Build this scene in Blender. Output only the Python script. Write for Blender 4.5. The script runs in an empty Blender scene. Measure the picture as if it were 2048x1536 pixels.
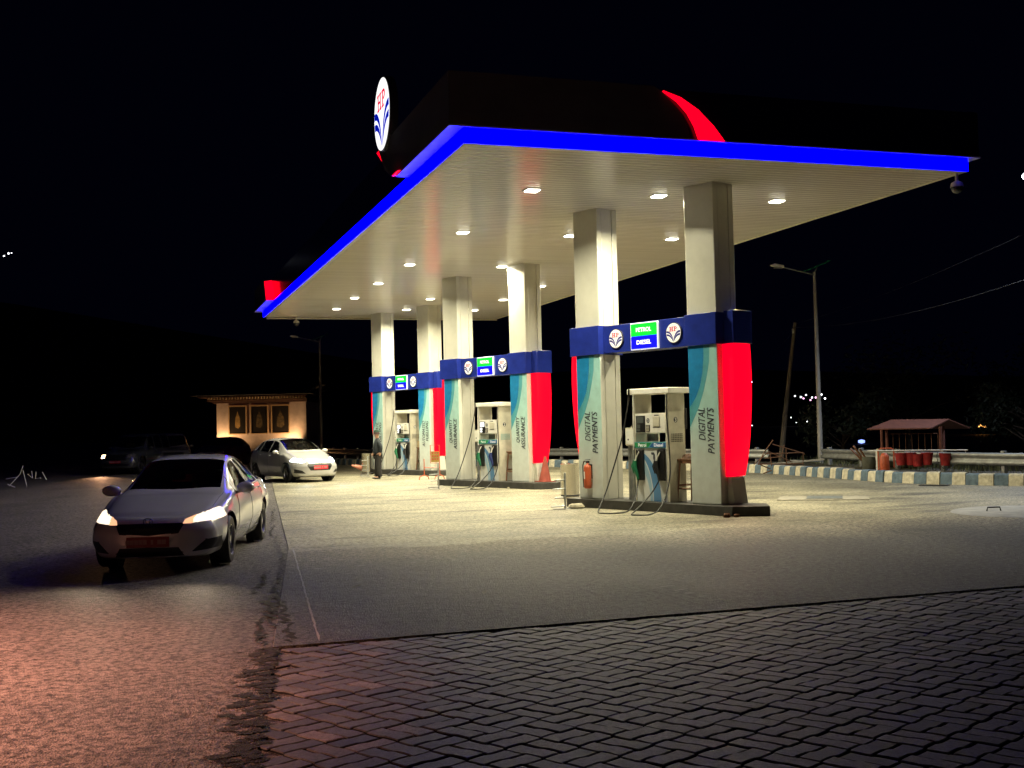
import bpy, math, random
import numpy as np
from mathutils import Vector, Matrix
R = math.radians
PI = math.pi
S = bpy.context.scene
COL = S.collection
rnd = random.Random(7)

# ------------------------------------------------------------------ camera
CAM = Vector((-5.068, -17.375, 1.742))
yaw, pitch, roll = 0.32093, 0.035957, -0.023834
fw = Vector((math.sin(yaw) * math.cos(pitch), math.cos(yaw) * math.cos(pitch), math.sin(pitch)))
rt0 = Vector((math.cos(yaw), -math.sin(yaw), 0))
up0 = rt0.cross(fw)
rt = math.cos(roll) * rt0 + math.sin(roll) * up0
up = -math.sin(roll) * rt0 + math.cos(roll) * up0
cd = bpy.data.cameras.new('camera')
cam = bpy.data.objects.new('camera', cd)
COL.objects.link(cam)
M = Matrix.Identity(4)
for i in range(3):
    M[i][0], M[i][1], M[i][2], M[i][3] = rt[i], up[i], -fw[i], CAM[i]
cam.matrix_world = M
cd.sensor_width = 36
cd.lens = 36 * 2311.05 / 2048
cd.clip_start = .1
cd.clip_end = 3000
S.camera = cam

# ------------------------------------------------------------------ night sky
w = bpy.data.worlds.new('World')
S.world = w
w.use_nodes = True
bg = w.node_tree.nodes['Background']
bg.inputs[0].default_value = (.12, .17, 1, 1)
bg.inputs[1].default_value = .0019
S.view_settings.view_transform = 'Standard'
S.view_settings.look = 'None'
S.view_settings.exposure = 0
S.view_settings.gamma = 1
S.cycles.use_denoising = True
S.cycles.max_bounces = 6
S.cycles.diffuse_bounces = 4
S.cycles.glossy_bounces = 4
S.cycles.sample_clamp_indirect = 6
S.cycles.caustics_reflective = False
S.cycles.caustics_refractive = False

# ------------------------------------------------------------------ materials
MATS = {}


def pm(name, col, rough=.55, metal=0, var=0, vs=3, bump=0, bs=60, emis=0, ecol=None, coat=0, spec=None, col2=None, det=6, bd=.01, stretch=None, tr=0):
    if name in MATS:
        return MATS[name]
    m = bpy.data.materials.new(name)
    m.use_nodes = True
    nt = m.node_tree
    b = nt.nodes['Principled BSDF']
    b.inputs['Base Color'].default_value = (*col, 1)
    b.inputs['Roughness'].default_value = rough
    b.inputs['Metallic'].default_value = metal
    if coat:
        b.inputs['Coat Weight'].default_value = coat
        b.inputs['Coat Roughness'].default_value = .05
    if spec is not None:
        b.inputs['Specular IOR Level'].default_value = spec
    if tr:
        b.inputs['Transmission Weight'].default_value = tr
    if var or bump:
        tc = nt.nodes.new('ShaderNodeTexCoord')
        src = tc.outputs['Object']
        if stretch:
            mp = nt.nodes.new('ShaderNodeMapping')
            mp.inputs['Scale'].default_value = stretch
            nt.links.new(src, mp.inputs[0])
            src = mp.outputs[0]
    if var:
        n = nt.nodes.new('ShaderNodeTexNoise')
        n.inputs['Scale'].default_value = vs
        n.inputs['Detail'].default_value = det
        n.inputs['Roughness'].default_value = .65
        nt.links.new(src, n.inputs['Vector'])
        cr = nt.nodes.new('ShaderNodeValToRGB')
        cr.color_ramp.elements[0].position = .3
        cr.color_ramp.elements[1].position = .7
        c2 = col2 or tuple(c * (1 - var) for c in col)
        cr.color_ramp.elements[0].color = (*c2, 1)
        cr.color_ramp.elements[1].color = (*col, 1)
        nt.links.new(n.outputs['Fac'], cr.inputs[0])
        nt.links.new(cr.outputs[0], b.inputs['Base Color'])
        mr = nt.nodes.new('ShaderNodeMapRange')
        mr.inputs['To Min'].default_value = min(1, rough * 1.35)
        mr.inputs['To Max'].default_value = rough * .8
        nt.links.new(n.outputs['Fac'], mr.inputs[0])
        nt.links.new(mr.outputs[0], b.inputs['Roughness'])
    if bump:
        n = nt.nodes.new('ShaderNodeTexNoise')
        n.inputs['Scale'].default_value = bs
        n.inputs['Detail'].default_value = 5
        nt.links.new(src, n.inputs['Vector'])
        bp = nt.nodes.new('ShaderNodeBump')
        bp.inputs['Strength'].default_value = bump
        bp.inputs['Distance'].default_value = bd
        nt.links.new(n.outputs['Fac'], bp.inputs['Height'])
        nt.links.new(bp.outputs[0], b.inputs['Normal'])
    if emis:
        b.inputs['Emission Color'].default_value = (*(ecol or col), 1)
        b.inputs['Emission Strength'].default_value = emis
    MATS[name] = m
    return m


def nd(nt, t, **kw):
    n = nt.nodes.new(t)
    for k, v in kw.items():
        if k.startswith('_'):
            setattr(n, k[1:], v)
        else:
            n.inputs[k.replace('0', ' ')].default_value = v
    return n


def ground_mat(name, base, dark, grain, gscale, fade=None, patch=.5, pscale=.35, rough=.8, bump=.6, bd=.01, stain=None, speck=0):
    """aggregate surface: large worn patches, tyre-dark streaks, grain of stones"""
    m = bpy.data.materials.new(name)
    m.use_nodes = True
    nt = m.node_tree
    L = nt.links.new
    b = nt.nodes['Principled BSDF']
    b.inputs['Specular IOR Level'].default_value = .35
    tc = nt.nodes.new('ShaderNodeTexCoord')
    P = tc.outputs['Object']
    big = nd(nt, 'ShaderNodeTexNoise', Scale=pscale, Detail=7, Roughness=.6)
    L(P, big.inputs['Vector'])
    r1 = nt.nodes.new('ShaderNodeValToRGB')
    r1.color_ramp.elements[0].position = .38
    r1.color_ramp.elements[1].position = .66
    r1.color_ramp.elements[0].color = (*dark, 1)
    r1.color_ramp.elements[1].color = (*base, 1)
    L(big.outputs['Fac'], r1.inputs[0])
    g = nd(nt, 'ShaderNodeTexVoronoi', Scale=gscale)
    L(P, g.inputs['Vector'])
    g2 = nd(nt, 'ShaderNodeTexNoise', Scale=gscale * .22, Detail=5, Roughness=.88)
    L(P, g2.inputs['Vector'])
    mx = nt.nodes.new('ShaderNodeMix')
    mx.data_type = 'RGBA'
    mx.blend_type = 'MULTIPLY'
    mx.inputs[0].default_value = grain
    mx.clamp_result = False
    gr = nt.nodes.new('ShaderNodeValToRGB')
    gr.color_ramp.elements[0].position = .42
    gr.color_ramp.elements[1].position = .58
    gr.color_ramp.elements[0].color = (.18, .18, .19, 1)
    gr.color_ramp.elements[1].color = (1.8, 1.78, 1.74, 1)
    L(g2.outputs['Fac'], gr.inputs[0])
    L(r1.outputs[0], mx.inputs[6])
    L(gr.outputs[0], mx.inputs[7])
    out = mx.outputs[2]
    if fade:  # tinted lighter towards the forecourt, darker away from it
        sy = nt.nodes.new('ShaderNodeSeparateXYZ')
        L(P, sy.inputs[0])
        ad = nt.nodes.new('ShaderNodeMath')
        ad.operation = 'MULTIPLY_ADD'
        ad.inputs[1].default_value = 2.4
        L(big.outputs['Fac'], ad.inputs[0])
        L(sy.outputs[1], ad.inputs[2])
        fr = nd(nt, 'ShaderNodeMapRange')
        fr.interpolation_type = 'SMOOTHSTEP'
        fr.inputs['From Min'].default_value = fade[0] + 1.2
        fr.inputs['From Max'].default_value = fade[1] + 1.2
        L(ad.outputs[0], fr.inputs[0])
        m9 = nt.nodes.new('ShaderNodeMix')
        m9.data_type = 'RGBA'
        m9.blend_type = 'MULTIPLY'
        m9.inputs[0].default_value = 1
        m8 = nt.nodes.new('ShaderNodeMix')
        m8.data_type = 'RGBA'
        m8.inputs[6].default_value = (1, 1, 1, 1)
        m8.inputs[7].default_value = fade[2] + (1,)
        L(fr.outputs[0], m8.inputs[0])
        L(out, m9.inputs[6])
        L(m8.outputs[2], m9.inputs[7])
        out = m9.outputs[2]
    # oily streaks
    if stain:
        mp = nt.nodes.new('ShaderNodeMapping')
        mp.inputs['Scale'].default_value = stain[:3]
        mp.inputs['Rotation'].default_value = (0, 0, stain[3])
        L(P, mp.inputs[0])
        st = nd(nt, 'ShaderNodeTexNoise', Scale=1, Detail=5, Roughness=.55)
        L(mp.outputs[0], st.inputs['Vector'])
        sr = nt.nodes.new('ShaderNodeValToRGB')
        sr.color_ramp.elements[0].position = .30
        sr.color_ramp.elements[1].position = .47
        sr.color_ramp.elements[0].color = (stain[4],) * 3 + (1,)
        sr.color_ramp.elements[1].color = (1, 1, 1, 1)
        L(st.outputs['Fac'], sr.inputs[0])
        m2 = nt.nodes.new('ShaderNodeMix')
        m2.data_type = 'RGBA'
        m2.blend_type = 'MULTIPLY'
        m2.inputs[0].default_value = 1
        L(out, m2.inputs[6])
        L(sr.outputs[0], m2.inputs[7])
        out = m2.outputs[2]
    if speck:
        v = nd(nt, 'ShaderNodeTexVoronoi', Scale=gscale * .35)
        L(P, v.inputs['Vector'])
        lt = nt.nodes.new('ShaderNodeMath')
        lt.operation = 'LESS_THAN'
        lt.inputs[1].default_value = .13
        L(v.outputs['Distance'], lt.inputs[0])
        m3 = nt.nodes.new('ShaderNodeMix')
        m3.data_type = 'RGBA'
        m3.inputs[7].default_value = (speck, speck, speck * .95, 1)
        L(lt.outputs[0], m3.inputs[0])
        L(out, m3.inputs[6])
        out = m3.outputs[2]
    L(out, b.inputs['Base Color'])
    rr = nd(nt, 'ShaderNodeMapRange')
    rr.inputs['To Min'].default_value = rough * .7
    rr.inputs['To Max'].default_value = rough
    L(big.outputs['Fac'], rr.inputs[0])
    L(rr.outputs[0], b.inputs['Roughness'])
    add = nt.nodes.new('ShaderNodeMath')
    add.operation = 'ADD'
    L(g.outputs['Distance'], add.inputs[0])
    L(g2.outputs['Fac'], add.inputs[1])
    bp = nt.nodes.new('ShaderNodeBump')
    bp.inputs['Strength'].default_value = bump
    bp.inputs['Distance'].default_value = bd
    L(add.outputs[0], bp.inputs['Height'])
    big2 = nd(nt, 'ShaderNodeTexNoise', Scale=3.1, Detail=4)
    L(P, big2.inputs['Vector'])
    bp2 = nt.nodes.new('ShaderNodeBump')
    bp2.inputs['Strength'].default_value = .5
    bp2.inputs['Distance'].default_value = .06
    L(big2.outputs['Fac'], bp2.inputs['Height'])
    L(bp2.outputs[0], bp.inputs['Normal'])
    L(bp.outputs[0], b.inputs['Normal'])
    return m


def grad_mat(name, stops, rough=.35, coat=.3):
    """printed sheet whose colours run along its height"""
    m = bpy.data.materials.new(name)
    m.use_nodes = True
    nt = m.node_tree
    b = nt.nodes['Principled BSDF']
    b.inputs['Roughness'].default_value = rough
    tc = nt.nodes.new('ShaderNodeTexCoord')
    sp = nt.nodes.new('ShaderNodeSeparateXYZ')
    nt.links.new(tc.outputs['Object'], sp.inputs[0])
    mr = nt.nodes.new('ShaderNodeMapRange')
    mr.inputs['From Max'].default_value = 3.2
    nt.links.new(sp.outputs[2], mr.inputs[0])
    cr = nt.nodes.new('ShaderNodeValToRGB')
    el = cr.color_ramp.elements
    while len(el) < len(stops):
        el.new(.5)
    for e, (z, c) in zip(el, stops):
        e.position = z / 3.2
        e.color = (*c, 1)
    nt.links.new(mr.outputs[0], cr.inputs[0])
    n = nd(nt, 'ShaderNodeTexNoise', Scale=5, Detail=8)
    nt.links.new(tc.outputs['Object'], n.inputs['Vector'])
    m2 = nt.nodes.new('ShaderNodeMix')
    m2.data_type = 'RGBA'
    m2.blend_type = 'MULTIPLY'
    m2.inputs[0].default_value = .45
    c2 = nt.nodes.new('ShaderNodeValToRGB')
    c2.color_ramp.elements[0].color = (.45, .42, .38, 1)
    c2.color_ramp.elements[1].position = .6
    nt.links.new(n.outputs['Fac'], c2.inputs[0])
    nt.links.new(cr.outputs[0], m2.inputs[6])
    nt.links.new(c2.outputs[0], m2.inputs[7])
    nt.links.new(m2.outputs[2], b.inputs['Base Color'])
    return m


# ------------------------------------------------------------------ mesh helpers
class MB:
    def __init__(s):
        s.v, s.f, s.m = [], [], []

    def add(s, vs, fs, m=0):
        o = len(s.v)
        s.v += [tuple(p) for p in vs]
        s.f += [tuple(i + o for i in f) for f in fs]
        s.m += [m] * len(fs)
        return s

    def box(s, x0, x1, y0, y1, z0, z1, m=0):
        return s.add([(x, y, z) for z in (z0, z1) for y in (y0, y1) for x in (x0, x1)],
                     [(0, 2, 3, 1), (4, 5, 7, 6), (0, 1, 5, 4), (2, 6, 7, 3), (0, 4, 6, 2), (1, 3, 7, 5)], m)

    def prism(s, poly, d0, d1, ax='y', m=0):
        n = len(poly)

        def P(a, b, d):
            return (a, d, b) if ax == 'y' else ((d, a, b) if ax == 'x' else (a, b, d))
        vs = [P(a, b, d0) for a, b in poly] + [P(a, b, d1) for a, b in poly]
        fs = [tuple(range(n)), tuple(range(2 * n - 1, n - 1, -1))] + [(i, i + n, (i + 1) % n + n, (i + 1) % n) for i in range(n)]
        return s.add(vs, fs, m)

    def tube(s, pts, r, n=8, m=0, cap=True):
        pts = [Vector(p) for p in pts]
        rs = r if isinstance(r, (list, tuple)) else [r] * len(pts)
        vs = []
        prev = None
        for i, p in enumerate(pts):
            d = (pts[min(i + 1, len(pts) - 1)] - pts[max(i - 1, 0)]).normalized()
            a = prev if prev else (Vector((0, 0, 1)) if abs(d.z) < .9 else Vector((1, 0, 0)))
            u = (a - d * a.dot(d)).normalized()
            prev = u
            v = d.cross(u)
            vs += [p + rs[i] * (math.cos(2 * PI * k / n) * u + math.sin(2 * PI * k / n) * v) for k in range(n)]
        fs = []
        for i in range(len(pts) - 1):
            for k in range(n):
                a, b = i * n + k, i * n + (k + 1) % n
                fs.append((a, b, b + n, a + n))
        if cap:
            fs += [tuple(range(n))[::-1], tuple(range((len(pts) - 1) * n, len(pts) * n))]
        return s.add(vs, fs, m)

    def lathe(s, prof, c=(0, 0, 0), n=24, m=0, ax='z', a0=0, a1=2 * PI):
        """prof: (r, h)"""
        full = abs(a1 - a0 - 2 * PI) < 1e-6
        cols = n if full else n + 1
        vs = []
        for r, h in prof:
            for k in range(cols):
                t = a0 + (a1 - a0) * k / n
                a, b = r * math.cos(t), r * math.sin(t)
                p = (a, b, h) if ax == 'z' else ((h, a, b) if ax == 'x' else (a, h, b))
                vs.append((p[0] + c[0], p[1] + c[1], p[2] + c[2]))
        fs = []
        for i in range(len(prof) - 1):
            for k in range(n):
                q = (k + 1) % cols
                fs.append((i * cols + k, i * cols + q, (i + 1) * cols + q, (i + 1) * cols + k))
        return s.add(vs, fs, m)

    def xf(s, mat, i0=0):
        for i in range(i0, len(s.v)):
            s.v[i] = tuple(mat @ Vector(s.v[i]))
        return s

    def build(s, name, mats, parent=None, smooth=35, bev=0, loc=None):
        me = bpy.data.meshes.new(name)
        me.from_pydata(s.v, [], s.f)
        me.update()
        if not isinstance(mats, (list, tuple)):
            mats = [mats]
        for m in mats:
            me.materials.append(m)
        if len(mats) > 1:
            me.polygons.foreach_set('material_index', s.m)
        if smooth:
            me.polygons.foreach_set('use_smooth', [True] * len(me.polygons))
            me.set_sharp_from_angle(angle=R(smooth))
        o = bpy.data.objects.new(name, me)
        COL.objects.link(o)
        if parent:
            o.parent = parent
        if loc:
            o.location = loc
        if bev:
            b = o.modifiers.new('bevel', 'BEVEL')
            b.width = bev
            b.segments = 2
            b.limit_method = 'ANGLE'
            b.angle_limit = R(40)
        return o


def thing(name, label, cat, loc=(0, 0, 0), rz=0, group=None):
    o = bpy.data.objects.new(name, None)
    o.empty_display_size = .1
    COL.objects.link(o)
    o.location = loc
    o.rotation_euler = (0, 0, rz)
    return tag(o, label, cat, group)


def tag(o, label, cat, group=None):
    o['label'] = label
    o['category'] = cat
    if group:
        o['group'] = group
    return o


def struct(o, kind='structure'):
    o['kind'] = kind
    return o


def dup(root, loc, rz, label, group=None, rx=None):
    r = root.copy()
    COL.objects.link(r)
    r.location = loc
    r.rotation_euler = (0, 0, rz)
    r['label'] = label
    if group:
        r['group'] = group
    for ch in root.children:
        c = ch.copy()
        COL.objects.link(c)
        c.parent = r
        for g in ch.children:
            d = g.copy()
            COL.objects.link(d)
            d.parent = c
    return r


def light(kind, name, parent, loc, energy, col, size=.3, rot=(0, 0, 0), spot=None, blend=.3, spread=None):
    d = bpy.data.lights.new(name, kind)
    d.energy = energy
    d.color = col
    if kind == 'AREA':
        d.size = size
        if spread:
            d.spread = spread
    else:
        d.shadow_soft_size = size
    if spot:
        d.spot_size = spot
        d.spot_blend = blend
    o = bpy.data.objects.new(name, d)
    COL.objects.link(o)
    o.location = loc
    o.rotation_euler = rot
    if parent:
        o.parent = parent
    return o


def aim(o, to):
    """point a parentless-space lamp; location already set in parent space with no rotation"""
    d = Vector(to) - Vector(o.location)
    o.rotation_euler = d.to_track_quat('-Z', 'Y').to_euler()


def text_poly(s, off=0.0, shear=0.0, spacing=1.0):
    c = bpy.data.curves.new('lettering', 'FONT')
    c.body = s
    c.offset = off
    c.shear = shear
    c.space_character = spacing
    c.resolution_u = 3
    o = bpy.data.objects.new('lettering', c)
    COL.objects.link(o)
    dg = bpy.context.evaluated_depsgraph_get()
    me = bpy.data.meshes.new_from_object(o.evaluated_get(dg))
    vs = [v.co[:2] for v in me.vertices]
    fs = [tuple(p.vertices) for p in me.polygons]
    bpy.data.objects.remove(o)
    bpy.data.curves.remove(c)
    bpy.data.meshes.remove(me)
    return np.array(vs), fs


def put_text(mb, s, fn, x0, x1, y0, y1, off=.012, shear=0, m=0, bold=0):
    """fit the text into the rectangle x0..x1 (reading) by y0..y1 (height); fn maps (x,y) to 3-D"""
    v, f = text_poly(s, off, shear)
    if np.abs(v).max() > 14 or bold:  # the offset outline of some letters spikes: thicken by a shifted second layer
        v, f = text_poly(s, 0, shear)
        n = len(v)
        a, b = v.min(0), v.max(0)
        v = (v - a) / (b - a)
        for k, dx in enumerate((-.0035, 0, .0035)):
            mb.add([(q[0], q[1] - .0006 * k, q[2]) for q in (fn(x0 + (x1 - x0) * (p[0] + dx), y0 + (y1 - y0) * p[1]) for p in v)], f, m)
        return
    a, b = v.min(0), v.max(0)
    v = (v - a) / (b - a)
    vs = [fn(x0 + (x1 - x0) * p[0], y0 + (y1 - y0) * p[1]) for p in v]
    mb.add(vs, f, m)


# ------------------------------------------------------------------ shared materials
H = 6.222
LAMP_W = 310
LX, LY = 9.647, 28.498
ANG = -1.20312
E1 = Vector((math.cos(ANG), math.sin(ANG), 0))
E2 = Vector((-E1.y, E1.x, 0))
Q0 = Vector((4.1992, 4.6912, 0))
STEP = Vector((.0118, 10.8618, 0))

m_clad = pm('aluminium_cladding', (.70, .695, .62), .28, .15, var=.18, vs=1.3, bump=.05, bs=2.5, bd=.02)
m_groove = pm('dark_groove', (.03, .03, .03), .7)
m_navy = pm('navy_sheet', (.018, .035, .30), .22, var=.35, vs=2, coat=.4)
m_white = pm('white_paint', (.84, .83, .78), .4, var=.2, vs=4)
m_cream = pm('cream_metal', (.68, .65, .54), .42, .1, var=.3, vs=3)
m_black = pm('black_plastic', (.012, .012, .013), .35, var=.3, vs=20)
m_rubber = pm('black_rubber', (.014, .014, .015), .5, var=.4, vs=15)
m_steel = pm('scratched_steel', (.50, .48, .44), .16, 1.0, bump=.25, bs=2.2, bd=.01)
m_galv = pm('galvanised_steel', (.42, .43, .42), .45, .7, var=.45, vs=5)
m_rust = pm('rusty_metal', (.19, .09, .045), .75, .3, var=.5, vs=9)
m_dgrey = pm('dark_grey_metal', (.05, .05, .055), .5, .4, var=.3, vs=6)
m_redglow = pm('red_lightbox', (.15, 0, .005), .5, spec=.1, emis=1.9, ecol=(1, .0, .012))
m_blueglow = pm('blue_light_strip', (0, 0, .1), .6, spec=.0, emis=9, ecol=(.0, .0, 1))
m_ink = pm('dark_ink', (.025, .03, .045), .5)
m_orange = pm('orange_red_paint', (.48, .09, .03), .45, var=.3, vs=8)
m_red = pm('red_paint', (.34, .02, .02), .5, var=.45, vs=10)
m_wood = pm('worn_wood', (.22, .10, .05), .6, var=.45, vs=7, stretch=(6, 6, 1))
m_glass = pm('dark_glass', (.012, .013, .015), .04, spec=.8)
m_conc = pm('stained_concrete', (.22, .21, .19), .85, var=.5, vs=5, bump=.5, bs=30)
m_stone = pm('black_stone', (.022, .021, .02), .4, var=.5, vs=3, bump=.2, bs=20)


def car_glass():
    m = bpy.data.materials.new('car_glass')
    m.use_nodes = True
    nt = m.node_tree
    b = nt.nodes['Principled BSDF']
    nt.nodes.remove(b)
    tr = nt.nodes.new('ShaderNodeBsdfTransparent')
    tr.inputs[0].default_value = (.42, .46, .46, 1)
    gl = nt.nodes.new('ShaderNodeBsdfGlossy')
    gl.inputs['Roughness'].default_value = .03
    fr = nt.nodes.new('ShaderNodeFresnel')
    fr.inputs['IOR'].default_value = 1.6
    mx = nt.nodes.new('ShaderNodeMixShader')
    nt.links.new(fr.outputs[0], mx.inputs[0])
    nt.links.new(tr.outputs[0], mx.inputs[1])
    nt.links.new(gl.outputs[0], mx.inputs[2])
    nt.links.new(mx.outputs[0], nt.nodes['Material Output'].inputs[0])
    return m


m_cglass = car_glass()
m_logo_blue = pm('logo_blue', (.01, .012, .22), .4)
m_logo_red = pm('logo_red', (.62, .02, .06), .4)

# ------------------------------------------------------------------ ground
m_asph = ground_mat('asphalt', (.17, .155, .145), (.11, .10, .095), 1.0, 75, pscale=.5, bump=1, bd=.02, rough=.75, stain=(.5, .12, 1, .05, .72))
m_slab = ground_mat('forecourt_concrete', (.285, .265, .19), (.135, .125, .09), .9, 65, pscale=.45, bump=.5, bd=.008, rough=.7, stain=(.35, 1.5, 1, .35, .22), speck=.55)
m_dirt = ground_mat('dirt', (.12, .10, .07), (.05, .045, .03), .8, 25, pscale=.8, bump=1, bd=.03)


def sheet(name, poly, z, m, kind='structure', div=None):
    mb = MB()
    mb.add([(x, y, z) for x, y in poly], [tuple(range(len(poly)))])
    return struct(mb.build(name, m, smooth=0))


def edge_x(y):  # where the road asphalt meets the forecourt
    return -2.86 + (y + .19) * .105 if y > -7.8 else -3.98 + (y + 7.8) * .145


sheet('ground', [(-900, -200), (900, -200), (900, 900), (-900, 900)], -.35, m_dirt)
sheet('road', [(-60, -40), (-3.0, -40), (edge_x(-16), -16), (edge_x(-7.81), -7.81), (edge_x(-7.79), -7.79), (edge_x(0), 0), (edge_x(28), 28), (4.6, 45), (8, 75), (8, 140), (-60, 140)], -.012, m_asph)
# kerb line, far to near
KP = [(3.2, 58), (3.9, 48), (5.21, 39.02), (7.9, 34.2), (11.38, 27.42), (13.3, 21.5), (14.41, 16.66), (14.24, 12.11), (14.02, 8.57), (14.51, 6.81), (15.31, 5.17), (17.4, 2.0), (21, -2.2), (26, -6.5)]


def resample(P, step):
    P = [Vector((*p, 0)) for p in P]
    pts = []
    n = len(P)
    for i in range(n - 1):
        a, b, c, d = P[max(i - 1, 0)], P[i], P[i + 1], P[min(i + 2, n - 1)]
        k = max(2, int((c - b).length / .05))
        for j in range(k):
            t = j / k
            pts.append(.5 * ((2 * b) + (c - a) * t + (2 * a - 5 * b + 4 * c - d) * t * t + (3 * b - a - 3 * c + d) * t ** 3))
    pts.append(P[-1])
    out = [pts[0]]
    acc = 0
    for a, b in zip(pts, pts[1:]):
        acc += (b - a).length
        if acc >= step:
            out.append(b)
            acc = 0
    return out


KS = resample(KP, .33)
slab = [(edge_x(-7.83), -7.83), (40, -7.83), (30, -6.5)] + [(p.x + .1, p.y) for p in KS[::-3]] + [(edge_x(48) if False else 2.2, 50), (edge_x(28), 28), (edge_x(0), 0)]
mb = MB()
n = len(slab)
mb.add([(x, y, 0) for x, y in slab] + [(x, y, -.09) for x, y in slab], [tuple(range(n))] + [(i, i + n, (i + 1) % n + n, (i + 1) % n) for i in range(n)])
struct(mb.build('forecourt', m_slab, smooth=0))
sheet('paving_bed', [(-5.5, -16.5), (12, -16.5), (12, -7.84), (-4.2, -7.84)], -.055, pm('joint_sand', (.014, .012, .010), .95, var=.5, vs=20))

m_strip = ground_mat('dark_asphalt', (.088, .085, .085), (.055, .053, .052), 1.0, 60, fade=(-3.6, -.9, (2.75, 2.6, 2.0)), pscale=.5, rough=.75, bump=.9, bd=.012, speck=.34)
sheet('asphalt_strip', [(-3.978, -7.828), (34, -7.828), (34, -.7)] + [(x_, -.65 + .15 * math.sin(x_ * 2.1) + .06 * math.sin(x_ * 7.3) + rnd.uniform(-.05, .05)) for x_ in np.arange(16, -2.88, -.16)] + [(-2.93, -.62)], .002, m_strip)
# kerb: blocks painted in turns blue-grey and cream
m_kc = pm('kerb_cream', (.66, .61, .47), .75, var=.55, vs=7, bump=.6, bs=14, bd=.02)
m_kb = pm('kerb_blue', (.12, .18, .24), .75, var=.5, vs=7, bump=.6, bs=14, bd=.02)
mb = MB()
for i in range(len(KS) - 1):
    a, b = KS[i], KS[i + 1]
    d = (b - a).normalized()
    nn = Vector((-d.y, d.x, 0))  # away from forecourt (outward)
    if nn.x < 0 and i > 6:
        nn = nn
    jit = rnd.uniform(-.025, .025)
    hz = .29 + rnd.uniform(-.022, .018)
    a2, b2 = a + d * .006, b - d * .006
    sec = [(0 + jit, 0), (.03 + jit, hz - .04), (.07 + jit, hz), (.26, hz), (.28, 0)]
    vs = [(p.x + nn.x * s_, p.y + nn.y * s_, z_) for p in (a2, b2) for s_, z_ in sec]
    fs = [(k, k + 1, k + 6, k + 5) for k in range(4)] + [(4, 3, 2, 1, 0), (5, 6, 7, 8, 9)]
    mb.add(vs, fs, i % 2)
struct(mb.build('kerb', [m_kc, m_kb], smooth=30))

# ------------------------------------------------------------------ wavy block paving
def paver_mat():
    m = bpy.data.materials.new('paver')
    m.use_nodes = True
    nt = m.node_tree
    L = nt.links.new
    b = nt.nodes['Principled BSDF']
    at = nt.nodes.new('ShaderNodeAttribute')
    at.attribute_name = 'tint'
    tc = nt.nodes.new('ShaderNodeTexCoord')
    n = nd(nt, 'ShaderNodeTexNoise', Scale=2.2, Detail=8, Roughness=.7)
    L(tc.outputs['Object'], n.inputs['Vector'])
    cr = nt.nodes.new('ShaderNodeValToRGB')
    cr.color_ramp.elements[0].position = .3
    cr.color_ramp.elements[1].position = .68
    cr.color_ramp.elements[0].color = (.42, .4, .38, 1)
    cr.color_ramp.elements[1].color = (1.15, 1.1, 1.08, 1)
    L(n.outputs['Fac'], cr.inputs[0])
    m2 = nt.nodes.new('ShaderNodeMix')
    m2.data_type = 'RGBA'
    m2.blend_type = 'MULTIPLY'
    m2.inputs[0].default_value = 1
    L(at.outputs['Color'], m2.inputs[6])
    L(cr.outputs[0], m2.inputs[7])
    g = nd(nt, 'ShaderNodeTexNoise', Scale=45, Detail=5, Roughness=.85)
    L(tc.outputs['Object'], g.inputs['Vector'])
    m3 = nt.nodes.new('ShaderNodeMix')
    m3.data_type = 'RGBA'
    m3.blend_type = 'MULTIPLY'
    m3.inputs[0].default_value = .9
    c2 = nt.nodes.new('ShaderNodeValToRGB')
    c2.color_ramp.elements[0].position = .35
    c2.color_ramp.elements[1].position = .65
    c2.color_ramp.elements[0].color = (.35, .35, .35, 1)
    c2.color_ramp.elements[1].color = (1.4, 1.4, 1.4, 1)
    L(g.outputs['Fac'], c2.inputs[0])
    L(m2.outputs[2], m3.inputs[6])
    L(c2.outputs[0], m3.inputs[7])
    L(m3.outputs[2], b.inputs['Base Color'])
    b.inputs['Roughness'].default_value = .62
    bp = nt.nodes.new('ShaderNodeBump')
    bp.inputs['Strength'].default_value = .55
    bp.inputs['Distance'].default_value = .004
    L(g.outputs['Fac'], bp.inputs['Height'])
    L(bp.outputs[0], b.inputs['Normal'])
    return m


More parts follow.
